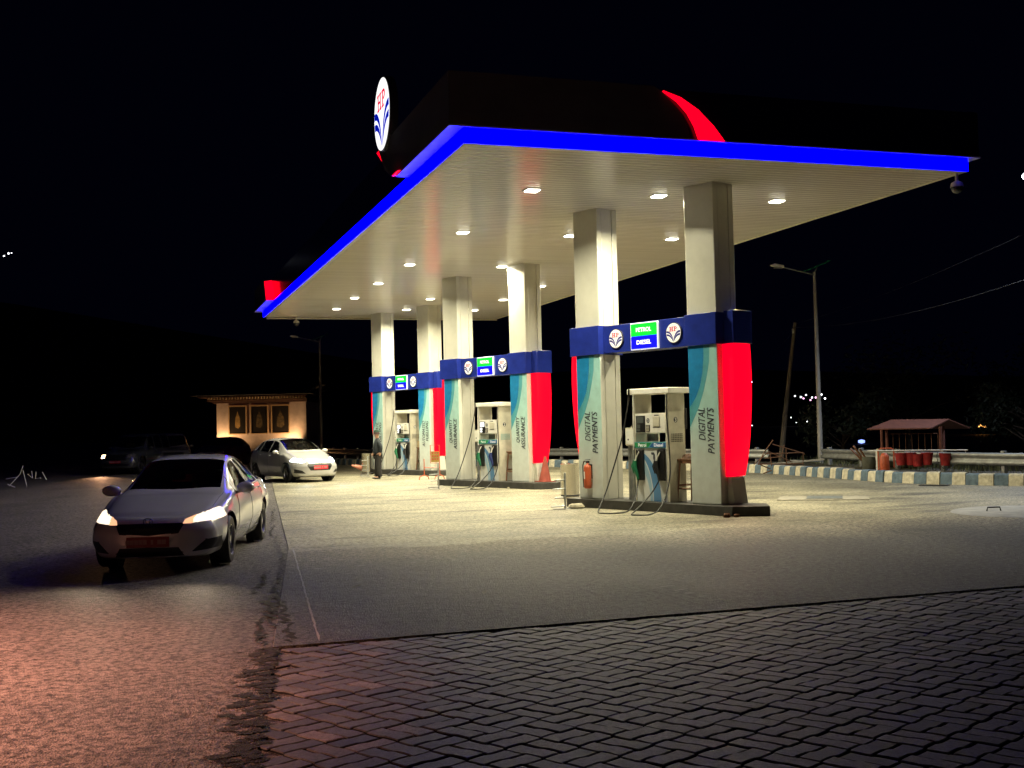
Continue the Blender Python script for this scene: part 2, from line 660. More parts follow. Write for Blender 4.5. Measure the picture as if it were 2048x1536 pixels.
def pavers():
    Lc, th, o = .285, R(27), (-2.89, -11.19)
    c, s_ = math.cos(th), math.sin(th)
    A = .034

    def wv(t):
        return A * max(-1, min(1, 2.5 * math.sin(2 * PI * t)))

    def ring(u0, u1, v0, v1, g):
        pts = []
        u0, u1, v0, v1 = u0 + g, u1 - g, v0 + g, v1 - g
        nu = 14 if u1 - u0 > .6 else 8
        nv = 14 if v1 - v0 > .6 else 8
        for k in range(nu):
            pts.append((u0 + (u1 - u0) * k / nu, v0))
        for k in range(nv):
            pts.append((u1, v0 + (v1 - v0) * k / nv))
        for k in range(nu):
            pts.append((u1 - (u1 - u0) * k / nu, v1))
        for k in range(nv):
            pts.append((u0, v1 - (v1 - v0) * k / nv))
        return [(u + wv(v), v + wv(u)) for u, v in pts]

    def W(u, v):
        x, y = u * Lc, v * Lc
        return o[0] + x * c - y * s_, min(o[1] + x * s_ + y * c, -7.868)
    mb = MB()
    cols = []
    for i in range(-12, 46):
        for j in range(-24, 26):
            for h in (0, 1):
                u0, u1, v0, v1 = (i, i + 1, j + h * .5, j + h * .5 + .5) if (i + j) % 2 else (i + h * .5, i + h * .5 + .5, j, j + 1)
                x0 = o[0] + ((u0 + u1) / 2 * c - (v0 + v1) / 2 * s_) * Lc
                y0 = o[1] + ((u0 + u1) / 2 * s_ + (v0 + v1) / 2 * c) * Lc
                if y0 > -7.78 or y0 < -14 or x0 > 9 or x0 < edge_x(y0) + .02 + .07 * math.sin(j * 2.3 + i):
                    continue
                t = rnd.random()
                k = .72 + .5 * rnd.random()
                base = (.15, .145, .14) if t < .72 else ((.23, .205, .19) if t < .88 else (.08, .078, .076))
                cl = tuple(q * k for q in base) + (1,)
                zt = -.012 + rnd.uniform(-.004, .003)
                tx, ty = rnd.gauss(0, .007), rnd.gauss(0, .007)
                r = []
                for g, dz in ((.026, -.04), (.026, -.006), (.048, 0)):
                    r.append([(x, y, zt + dz + (x - x0) * tx + (y - y0) * ty) for x, y in (W(u, v) for u, v in ring(u0, u1, v0, v1, g))])
                n = len(r[0])
                fs = [tuple(range(2 * n, 3 * n))]
                for a in (0, 1):
                    fs += [(a * n + q, a * n + (q + 1) % n, (a + 1) * n + (q + 1) % n, (a + 1) * n + q) for q in range(n)]
                mb.add(r[0] + r[1] + r[2], fs)
                for q in range(n):
                    mb.m[-2 * n + q] = 1
                cols += [cl] * (3 * n)
    ob = mb.build('paving', [paver_mat(), pm('joint_side', (.02, .018, .016), .95)], smooth=30)
    ca = ob.data.color_attributes.new('tint', 'FLOAT_COLOR', 'POINT')
    ca.data.foreach_set('color', np.array(cols, dtype=np.float32).ravel())
    struct(ob)


pavers()


# crumbled edge of the asphalt, cracks, joints, paint
def ribbon(pts, w0, z, mb, jit=0):
    L_, R_ = [], []
    P = [Vector((*p, 0)) for p in pts]
    for i, p in enumerate(P):
        d = (P[min(i + 1, len(P) - 1)] - P[max(i - 1, 0)]).normalized()
        nn = Vector((-d.y, d.x, 0))
        ww = w0 * (1 + jit * rnd.uniform(-1, 1)) * (.2 if i in (0, len(P) - 1) else 1)
        L_.append((p.x + nn.x * ww / 2, p.y + nn.y * ww / 2, z))
        R_.append((p.x - nn.x * ww / 2, p.y - nn.y * ww / 2, z))
    n = len(P)
    mb.add(L_ + R_, [(i, i + n, i + n + 1, i + 1) for i in range(n - 1)])


def jag(p, q, n, a):
    out = []
    for i in range(n + 1):
        t = i / n
        e = a if 0 < i < n else 0
        out.append((p[0] + (q[0] - p[0]) * t + rnd.uniform(-e, e), p[1] + (q[1] - p[1]) * t + rnd.uniform(-e, e)))
    return out


mb = MB()
x = lambda y, d=0: edge_x(y) + d
for (y0, y1, d0, d1, n, ww) in ((-7.7, -4.9, -.16, -.22, 34, .022), (-7.7, -5.2, -.42, -.34, 30, .024), (-6.9, -4.6, -.3, -.28, 26, .018), (-4.9, -1.2, -.25, -.1, 40, .018), (-4.6, -2.2, -.5, -.3, 22, .02), (-1.3, 3, -.1, -.22, 30, .014), (3, 9, -.2, -.1, 26, .012)):
    ribbon(jag((x(y0, d0), y0), (x(y1, d1), y1), n, .06), ww * 1.5, .006, mb, .9)
for k in range(34):
    y = rnd.uniform(-7.6, -1)
    a = (x(y, rnd.uniform(-.5, -.1)), y)
    b = (a[0] + rnd.uniform(-.4, .3), a[1] + rnd.uniform(-.18, .18))
    ribbon(jag(a, b, 6, .03), .018, .0065, mb, .8)
ribbon(jag((-4.3, -3.0), (-3.3, -2.3), 12, .05), .02, .005, mb, .8)
ribbon(jag((-3.3, -2.3), (-2.9, -2.0), 5, .04), .02, .005, mb, .8)
struct(mb.build('crack', pm('crack_dark', (.008, .007, .006), .95), smooth=0))
mb = MB()
for p, q, ww in (((5.88, .03), (5.92, -2.4), .014), ((8.19, -2.68), (5.6, -2.4), .014), ((5.92, -2.4), (5.95, -7.8), .012), ((-2.2, .2), (1.7, 2.1), .01), ((-2.5, -2.6), (4, -2.5), .010), ((.0, -2.5), (.05, -7.8), .010), ((-2.4, 3.6), (1.6, 5.5), .01), ((5.6, -2.4), (5.4, 14), .012), ((8.8, 3), (14, 1.8), .012)):
    ribbon(jag(p, q, 30, .008), ww, .004, mb, .5)
struct(mb.build('slab_joint', pm('joint_dark', (.035, .032, .028), .95), smooth=0))
mb = MB()
ribbon([(edge_x(y) + .06 + rnd.uniform(-.006, .006), y) for y in np.linspace(-7.75, -.1, 60)], .017, .005, mb, .35)
struct(mb.build('edge_line', pm('worn_white_line', (.5, .49, .47), .7, var=.8, vs=40, col2=(.14, .13, .12)), smooth=0))
mb = MB()
for px, py in [(-2.9 + k * .62 + rnd.uniform(-.1, .1), -2.75 + .02 * k + rnd.uniform(-.04, .04)) for k in range(12)] + [(.33 + rnd.uniform(-.03, .03), y) for y in (-6.2, -6.5, -6.75, -7.0)]:
    n = 9
    a, b_ = rnd.uniform(.05, .11), rnd.uniform(.008, .018)
    t0 = rnd.uniform(-.4, .4)
    mb.add([(px + a * math.cos(t) * math.cos(t0) - b_ * math.sin(t) * math.sin(t0) + rnd.uniform(-.01, .01), py + a * math.cos(t) * math.sin(t0) + b_ * math.sin(t) * math.cos(t0), .0055) for t in np.linspace(0, 2 * PI, n, endpoint=False)], [tuple(range(n))])
struct(mb.build('paint_mark', pm('worn_white_mark', (.42, .42, .4), .7, var=.5, vs=60), smooth=0))
mb = MB()
for k in range(300):
    y_ = rnd.uniform(-13.8, -7.7)
    cx = edge_x(y_) - abs(rnd.gauss(0, .11)) + .03
    rr = rnd.uniform(.02, .075)
    nn_ = rnd.randrange(7, 12)
    mb.add([(cx + rr * rnd.uniform(.5, 1.3) * math.cos(q), y_ + rr * .8 * rnd.uniform(.5, 1.3) * math.sin(q), -.0095 + k * .00002) for q in np.linspace(0, 2 * PI, nn_, endpoint=False)], [tuple(range(nn_))])
struct(mb.build('edge_grit', ground_mat('dark_grit', (.07, .06, .05), (.02, .018, .015), 1.0, 90, bump=1, bd=.03, rough=.9), smooth=0))
sheet('broken_edge', [(edge_x(-7.85) - .15, -7.84), (-3.6, -7.84), (-4.3, -14.5), (edge_x(-14.5) - .15, -14.5)], -.028, m_asph)
# crumbs of broken asphalt along the paving edge
mb = MB()
for k in range(1500):
    y = rnd.uniform(-13.5, -7.6)
    xx = edge_x(y) - .02 - abs(rnd.gauss(0, .25))
    r = rnd.uniform(.005, .014) * (1.4 if rnd.random() < .1 else 1)
    z = -.014
    vs = [(xx + r * rnd.uniform(.6, 1) * a, y + r * rnd.uniform(.6, 1) * b_, z + r * .6 * c_) for a, b_, c_ in ((1, 0, 0), (0, 1, 0), (-1, 0, 0), (0, -1, 0), (.2, .1, 1), (0, 0, -1))]
    mb.add(vs, [(0, 1, 4), (1, 2, 4), (2, 3, 4), (3, 0, 4), (1, 0, 5), (2, 1, 5), (3, 2, 5), (0, 3, 5)])
struct(mb.build('gravel', pm('gravel_stone', (.12, .105, .09), .9, var=.6, vs=30), smooth=0), 'stuff')
# scraps lying about
m_leaf = pm('dry_leaf', (.30, .29, .20), .7, var=.3, vs=20)
for (lx, ly, a, lab) in ((-2.71, -4.66, .3, 'small pale dry leaf lying nearest the white edge line'), (-1.57, -5.77, 1.1, 'larger pale leaf with upturned tip in the dark middle of the forecourt'), (.36, -7.35, 2.1, 'curled white scrap on the concrete close to the edge of the block paving')):
    mb = MB()
    mb.add([(-.06, 0, .004), (-.02, .022, .012), (.03, .018, .02), (.075, 0, .03), (.03, -.02, .012), (-.02, -.02, .004), (0, 0, .008)], [(0, 6, 1), (1, 6, 2), (2, 6, 3), (3, 6, 4), (4, 6, 5), (5, 6, 0)])
    o = mb.build('leaf', m_leaf, loc=(lx, ly, .002))
    o.rotation_euler = (0, 0, a)
    tag(o, lab, 'litter', 'scraps on the concrete')


# ------------------------------------------------------------------ canopy
def canopy():
    t = thing('canopy', 'huge flat petrol station canopy with glowing blue rim over white slatted ceiling', 'canopy', (0, 0, 0))
    m_ceil = pm('ceiling_paint', (.80, .775, .70), .15, .0, spec=.9)
    # slatted ceiling: every slat is slightly bowed with a groove beside it
    mb = MB()
    wd = .178
    y = .10
    vs, fs = [], []
    while y + wd < LY - .1:
        j = rnd.uniform(-.0015, .0015)
        for yy, zz in ((y, 0), (y + .006, .02), (y + .026, .02), (y + .032, 0), (y + .06, -.004 + j), (y + .10, -.0055 + j), (y + .14, -.004 + j)):
            vs += [(.12, yy, H + zz), (LX - .12, yy, H + zz)]
        y += wd
    vs += [(.12, y, H), (LX - .12, y, H)]
    fs = [(2 * i, 2 * i + 1, 2 * i + 3, 2 * i + 2) for i in range(len(vs) // 2 - 1)]
    mb.add(vs, fs)
    mb.build('ceiling', m_ceil, t, smooth=50)
    # edge trim round the ceiling
    mb = MB()
    mb.box(0, LX, 0, .12, H - .012, H + .03).box(0, LX, y, LY, H - .012, H + .03)
    mb.box(0, .12, .122, y - .002, H - .012, H + .03).box(LX - .12, LX, .122, y - .002, H - .012, H + .03)
    mb.box(.1, LX - .05, LY + .001, LY + .10, H - .07, H - .02)
    mb.build('edge_trim', m_cream, t, bev=.004)
    # deck above
    MB().box(.05, LX - .05, .05, LY - .05, H + .04, H + .2).build('deck', m_dgrey, t)
    # blue strip on the two long/near faces
    mb = MB()
    mb.box(0, LX, -.012, -.002, H - .005, H + .242)
    mb.build('light_strip', m_blueglow, t)
    MB().box(-.012, -.002, -.0119, LY, H - .005, H + .242).build('light_strip', pm('blue_light_side', (0, 0, .1), .6, spec=.0, emis=22, ecol=(0, 0, 1)), t)
    # ledge and parapet
    m_par = pm('parapet_sheet', (.16, .16, .165), .3, .2, var=.3, vs=1.5, bump=.08, bs=1.2, bd=.03)
    m_parn = pm('parapet_navy', (.006, .01, .05), .14, .1, var=.3, vs=2, coat=.5)
    m_led = pm('ledge_paint', (.55, .54, .56), .45, var=.2, vs=3)
    for q in ((-.25, LX + .25, -.07, .35), (-.25, .2, .352, 3.75), (-.30, .2, 25.0, LY + .65), (LX, LX + .25, .352, 2.5)):
        MB().box(*q, H + .243, H + .268).build('ledge', m_led, t)
    zt = H + 1.12
    mb = MB()
    mb.prism([(-.25, H + .27), (3.95, H + .27), (3.9, H + .5), (3.72, H + .78), (3.42, H + 1.05), (3.3, zt), (-.25, zt)], -.07, .0, 'y')
    mb.prism([(.0, H + .27), (3.7, H + .27), (4.2, H + .36), (4.7, H + .58), (5.0, H + .85), (5.2, H + 1.05), (5.25, zt), (.0, zt)], -.25, -.03, 'x')
    mb.prism([(25.0, H + .27), (LY + .6, H + .27), (LY + .6, zt), (25.9, zt), (25.5, H + .9)], -.27, -.03, 'x')
    mb.box(-.24, LX + .2, LY + .2, LY + .5, H + .28, zt - .01)
    mb.box(LX + .05, LX + .24, .01, LY + .19, H + .28, zt - .01)
    mb.build('parapet', m_par, t, smooth=20)
    mb = MB()
    mb.box(3.2, LX + .25, -.02, .05, H + .27, zt - .03)
    mb.box(-.028, .04, .06, LY + .2, H + .245, zt - .04)
    mb.build('navy_fascia', m_parn, t)
    # red swooshes
    mb = MB()

    def crescent(outer, inner, ax, d0, d1):
        MB().prism(outer + inner[::-1], d0, d1, ax).build('red_swoosh', m_redglow, t, smooth=0)
    crescent([(3.46, H + 1.045), (3.78, H + .95), (4.1, H + .76), (4.38, H + .5), (4.585, H + .25)], [(3.48, H + 1.03), (3.72, H + .88), (3.9, H + .7), (4.03, H + .48), (4.11, H + .25)], 'y', -.10, -.04)
    crescent([(6.2, H + 1.27), (6.0, H + 1.16), (5.7, H + .98), (5.42, H + .82), (5.2, H + .71)], [(5.78, H + 1.27), (5.66, H + 1.13), (5.5, H + .96), (5.34, H + .82), (5.19, H + .705)], 'x', -.09, -.04)
    crescent([(3.3, H + .272), (3.85, H + .272)], [(3.5, H + .292), (3.8, H + .292)], 'x', -.30, -.255)  # red glow reflected at the ledge, built as a thin emitting sliver
    # far swoosh: its thick end faces the road
    mb.add([(-.31, 24.85, H + .26), (-.31, 25.35, H + 1.0), (-.03, 25.5, H + 1.06), (-.03, 24.8, H + .71), (-.03, 24.55, H + .26)], [(0, 1, 2, 3, 4)])
    mb.build('red_swoosh', m_redglow, t, smooth=0)
    return t


canopy()


def logo(mb, fn, r, mw=0, mb_=1, mr=2, lift=.004, disc=True):
    """white disc, red slab-serif letters, blue leaf bands; fn(x, y, depth) -> 3-D"""
    n = 48
    if disc:
        mb.add([fn(r * math.cos(a), r * math.sin(a), 0) for a in np.linspace(0, 2 * PI, n, endpoint=False)], [tuple(range(n))], mw)

    def poly(pts, m, k):
        mb.add([fn(x_ * r, y_ * r, k) for x_, y_ in pts], [tuple(range(len(pts)))], m)

    def quadstrip(a, b, m):
        mb.add([fn(x_ * r, y_ * r, lift) for x_, y_ in a + b], [(i, i + 1, i + 1 + len(a), i + len(a)) for i in range(len(a) - 1)], m)

    def bez(p):
        out = []
        for t in np.linspace(0, 1, 12):
            q = [Vector(x_) for x_ in p]
            while len(q) > 1:
                q = [q[i].lerp(q[i + 1], t) for i in range(len(q) - 1)]
            out.append(tuple(q[0]))
        return out
    for sg in (-1, 1):
        for e0, e1_, k in ((.22, .02, 0), (-.10, -.30, 1)):
            a = bez([(.015 + .02 * k, -.93), (.06 + .1 * k, -.35 - .1 * k), (.35 + .1 * k, e0 + .04), (.95, e0)])
            b = bez([(.02 + .02 * k, -.93), (.16 + .1 * k, -.42 - .1 * k), (.5 + .1 * k, e1_ + .06), (.955 if not k else .9, e1_)])
            quadstrip([(sg * x_, y_) for x_, y_ in a], [(sg * x_, y_) for x_, y_ in b], mb_)
    # letters
    y0, y1 = .15, .64
    s = .075
    w_ = .062

    def bar(xa, xb, ya, yb):
        poly([(xa, ya), (xb, ya), (xb, yb), (xa, yb)], mr, lift)
    for xc in (-.42, -.13):
        bar(xc - w_, xc + w_, y0, y1)
        bar(xc - .12, xc + .12, y0, y0 + s)
        bar(xc - .12, xc + .12, y1 - s, y1)
    bar(-.37, -.18, .36, .43)
    bar(.12, .12 + 2 * w_, y0, y1)
    bar(.05, .32, y0, y0 + s)
    bar(.05, .2, y1 - s, y1)
    o_, i_ = [], []
    for t in np.linspace(PI / 2, -PI / 2, 12):
        o_.append((.30 + .19 * math.cos(t), .495 + .145 * math.sin(t)))
        i_.append((.27 + .09 * math.cos(t), .495 + .075 * math.sin(t)))
    quadstrip([(.2, .64)] + o_ + [(.2, .35)], [(.2, .57)] + i_ + [(.2, .42)], mr)


def canopy_sign():
    t = thing('round_sign', 'round white glowing sign with red letters and blue leaf bands above the canopy edge', 'sign', (-.30, 4.62, H + 1.66))
    r = .70
    mb = MB()
    mb.lathe([(0, .0), (r + .02, .0), (r + .03, -.05), (r + .03, -.16), (0, -.16)], ax='x', n=56)
    mb.xf(Matrix.Rotation(PI, 4, 'Z'))
    mb.build('casing', m_dgrey, t)
    mb = MB()
    # faces -x: reading direction is -y
    logo(mb, lambda a, b, k: (-.006 - k, -a, b), r)
    mw = pm('sign_white', (.8, .8, .8), .4, emis=1.25, ecol=(1, 1, .98))
    ob = mb.build('face', [mw, pm('sign_blue', (.01, .02, .3), .4, emis=.55, ecol=(.0, .01, .8)), pm('sign_red', (.6, .02, .08), .4, emis=.8, ecol=(.85, .02, .08))], t, smooth=0)
    MB().tube([(.1, 0, -r), (.1, 0, -r - .35)], .03).build('bracket', m_dgrey, t)


canopy_sign()


def ceiling_lights():
    xs = (2.2716, 4.9195, 7.5773)
    ys = (3.1975, 8.0144, 13.3112, 17.4822, 21.4399, 25.0577)
    rows = ('row nearest the viewer', 'second row', 'third row', 'fourth row', 'fifth row', 'row farthest away')
    cols = ('left', 'middle', 'right')
    m_em = pm('lamp_diffuser', (.9, .9, .8), .4, emis=9, ecol=(1, .96, .80))
    first = None
    for j, y in enumerate(ys):
        for i, x_ in enumerate(xs):
            lab = 'square lit ceiling light, %s one in the %s' % (cols[i], rows[j])
            if not first:
                t = first = thing('ceiling_light', lab, 'ceiling light', (x_, y, H), 0, 'recessed lights in the canopy ceiling')
                mb = MB()
                a, b = .125, .16
                for q in ((-b, b, -b, -a), (-b, b, a, b), (-b, -a, -a + .001, a - .001), (a, b, -a + .001, a - .001)):
                    mb.box(*q, -.022, .01)
                mb.build('frame', m_white, t, bev=.004)
                MB().prism([(-.122, -.001), (.122, -.001), (.112, -.04), (-.112, -.04)], -.12, .12, 'y').build('diffuser', m_em, t)
                light('AREA', 'lamp_glow', t, (0, 0, -.05), LAMP_W, (1, .915, .62), .22, spread=R(152))
            else:
                t = dup(first, (x_, y, H), 0, lab)


ceiling_lights()


# ------------------------------------------------------------------ pump islands
def island_xy(k):
    return Q0 + STEP * k


WORDS = (('DIGITAL', 'PAYMENTS', 1.38, 1.13, 'DIGITAL', 'PAYMENTS', 1.38, 1.13),
         ('QUANTITY', 'ASSURANCE', 1.27, 1.08, 'QUANTITY', 'ASSURANCE', 1.27, 1.08),
         ('ACCURATE', 'BILLING', 1.12, 1.24, 'AUTOMATED', 'FUELLING', 1.05, 1.25))
NEARW = ('nearest', 'middle', 'farthest')
m_print = grad_mat('advert_print', [(0, (.58, .60, .58)), (1.1, (.55, .62, .60)), (2.0, (.40, .63, .60)), (3.2, (.30, .57, .56))])
m_blueprint = pm('advert_blue', (.015, .22, .50), .35, var=.25, vs=5)
m_tealprint = pm('advert_teal', (.10, .37, .44), .35, var=.25, vs=5)


def pillar(k, m):
    q = island_xy(k) + E1 * (0 if m == 0 else 3.1355)
    lab = 'tall square %s pillar with %s advert, %s end of the %s pump island' % ('cream', WORDS[k][m * 4] + ' ' + WORDS[k][m * 4 + 1], 'far left' if m == 0 else 'near right', NEARW[k])
    t = thing('pillar', lab, 'pillar', (q.x, q.y, 0), ANG, 'canopy pillars')
    z0, z1 = .181, H - .002
    W_ = .716
    MB().box(-W_, 0, 0, .125, z0, z1).build('front_cladding', m_clad, t, bev=.006)
    MB().box(-W_ + .012, -.010, .137, .43, z0, z1).build('core_cladding', m_clad, t, bev=.006)
    MB().box(-W_, 0, .442, .575, z0, z1).build('rear_cladding', m_clad, t, bev=.006)
    MB().box(-W_ + .03, -.03, .10, .46, z0, z1 - .01).build('joint_core', m_groove, t)
    ap = MB().box(-W_ + .006, -.004, -.009, -.001, .20, 3.165).build('advert_panel', m_print, t)
    for nm, pts, mt, d in (('advert_curve', [(.0, 3.165), (.45, 3.165), (.44, 2.9), (.40, 2.65), (.32, 2.4), (.20, 2.2), (.07, 2.06), (0, 2.0)], m_blueprint, -.0125),
                           ('advert_curve', [(.45, 3.165), (.62, 3.165), (.60, 2.85), (.53, 2.6), (.42, 2.3), (.27, 2.0), (.0, 1.62), (0, 2.0), (.07, 2.06), (.20, 2.2), (.32, 2.4), (.40, 2.65), (.44, 2.9)], m_tealprint, -.011)):
        mb = MB()
        sc = .86 if mt is m_blueprint else .86
        mb.add([(-W_ + .007 + x_ * sc, d, z_) for x_, z_ in pts], [tuple(range(len(pts)))])
        mb.build(nm, mt, ap, smooth=0)
    a, b, za, zb = WORDS[k][m * 4:m * 4 + 4]
    mb = MB()
    f = lambda x_, y_: (-W_ + y_, -.0145, x_)
    # reading upwards; the top of the letters points to the left
    put_text(mb, a, lambda x_, y_: (-W_ + .385 - y_, -.0145, x_), za, 1.99, 0, .165, .018, .25, 0, 1)
    put_text(mb, b, lambda x_, y_: (-W_ + .60 - y_, -.0145, x_), zb, 1.99, 0, .165, .018, .25, 0, 1)
    mb.build('lettering', m_ink, ap, smooth=0)
    # red light box bulging from the outer end
    prof = [(.70, .03), (.85, .075), (1.1, .135), (1.4, .185), (1.8, .23), (2.2, .258), (2.6, .27), (2.95, .262), (3.165, .25)]
    sgn, x0 = (1, .003) if m else (-1, -W_ - .003)
    mb = MB()
    vs = []
    for z_, p in prof:
        p = p * (1 if m else 1.3)
        for xx, yy in ((0, .145), (p * .92, .145), (p, .17), (p, .64), (p * .92, .665), (0, .665)):
            vs.append((x0 + sgn * xx, yy, z_))
    fs = []
    for i in range(len(prof) - 1):
        for c in range(5):
            fs.append((i * 6 + c, i * 6 + c + 1, i * 6 + c + 7, i * 6 + c + 6))
    fs += [tuple(range(6)), tuple(range(48, 54))]
    mb.add(vs, fs)
    mb.build('red_lightbox', m_redglow, t, smooth=50)
    if m:
        MB().prism([(.0, .19), (.17, .19), (.10, .69), (.0, .69)], .18, .55, 'y').build('foot_panel', m_clad, t, bev=.004)
    return t


def band(k):
    q = island_xy(k)
    t = thing('sign_band', 'dark blue sign band joining both pillars of the %s pump island' % NEARW[k], 'sign band', (q.x, q.y, 0), ANG, 'blue sign bands over the pumps')
    mb = MB()
    mb.box(-.85, .025, -.06, .64, 3.17, 3.765)
    mb.box(.026, 2.40, .09, .49, 3.185, 3.75)
    mb.box(2.401, 3.165, -.06, .64, 3.17, 3.765)
    mb.build('beam', m_navy, t, bev=.005)
    for x0, x1 in ((-1.0, -.853), (3.18, 3.41)):
        MB().box(x0, x1, .15 if x0 > 0 else .1, .69, 3.175, 3.79).build('end_cap', m_navy, t, bev=.01)
    # fuel sign
    fr = MB().box(.855, 1.60, .045, .088, 3.195, 3.735).build('fuel_sign', pm('sign_border', (.8, .8, .8), .4, emis=.7, ecol=(.8, .85, .9)), t, bev=.004)
    MB().box(.875, 1.58, .036, .044, 3.47, 3.715).build('petrol_panel', pm('petrol_green', (0, .4, .03), .4, emis=.75, ecol=(0, .62, .03)), fr)
    MB().box(.875, 1.58, .036, .044, 3.215, 3.469).build('diesel_panel', pm('diesel_blue', (0, 0, .6), .4, emis=.9, ecol=(0, 0, .95)), fr)
    mb = MB()
    f = lambda x_, z_: (x_, .032, z_)
    put_text(mb, 'PETROL', f, 1.02, 1.44, 3.55, 3.635, .02)
    put_text(mb, 'DIESEL', f, 1.03, 1.43, 3.30, 3.385, .02)
    mb.build('lettering', pm('lit_white', (.9, .9, .9), .4, emis=1.0, ecol=(1, 1, 1)), fr, smooth=0)
    for c in (.42, 2.01):
        mb = MB().lathe([(0, .0), (.195, .0), (.20, .012), (.20, .03)], (c, 0, 3.465), n=40, ax='y')
        for i, p in enumerate(mb.v):
            mb.v[i] = (p[0], .085 - p[1], p[2])
        d = mb.build('logo_disc', m_dgrey, t)
        mb = MB()
        logo(mb, lambda a, b, kk, c=c: (c + a, .052 - kk, 3.465 + b), .188)
        mb.build('emblem', [pm('disc_white', (.8, .8, .8), .4, emis=.30, ecol=(1, 1, 1)), m_logo_blue, m_logo_red], d, smooth=0)


def plinth(k):
    q = island_xy(k)
    mb = MB()
    poly = [(-1.0, -.13), (3.3, -.19), (3.55, -.2), (4.04, .26), (3.55, .78), (3.3, .8), (-1.0, .8)]
    mb.prism(poly, 0, .18, 'z')
    ob = mb.build('pump_island', pm('island_side', (.05, .048, .044), .55, var=.6, vs=4, bump=.3, bs=12), None, bev=.008)
    ob.location = (q.x, q.y, 0)
    ob.rotation_euler = (0, 0, ANG)
    tag(ob, 'low black-edged concrete island under the %s pump' % NEARW[k], 'kerb island', 'pump islands')


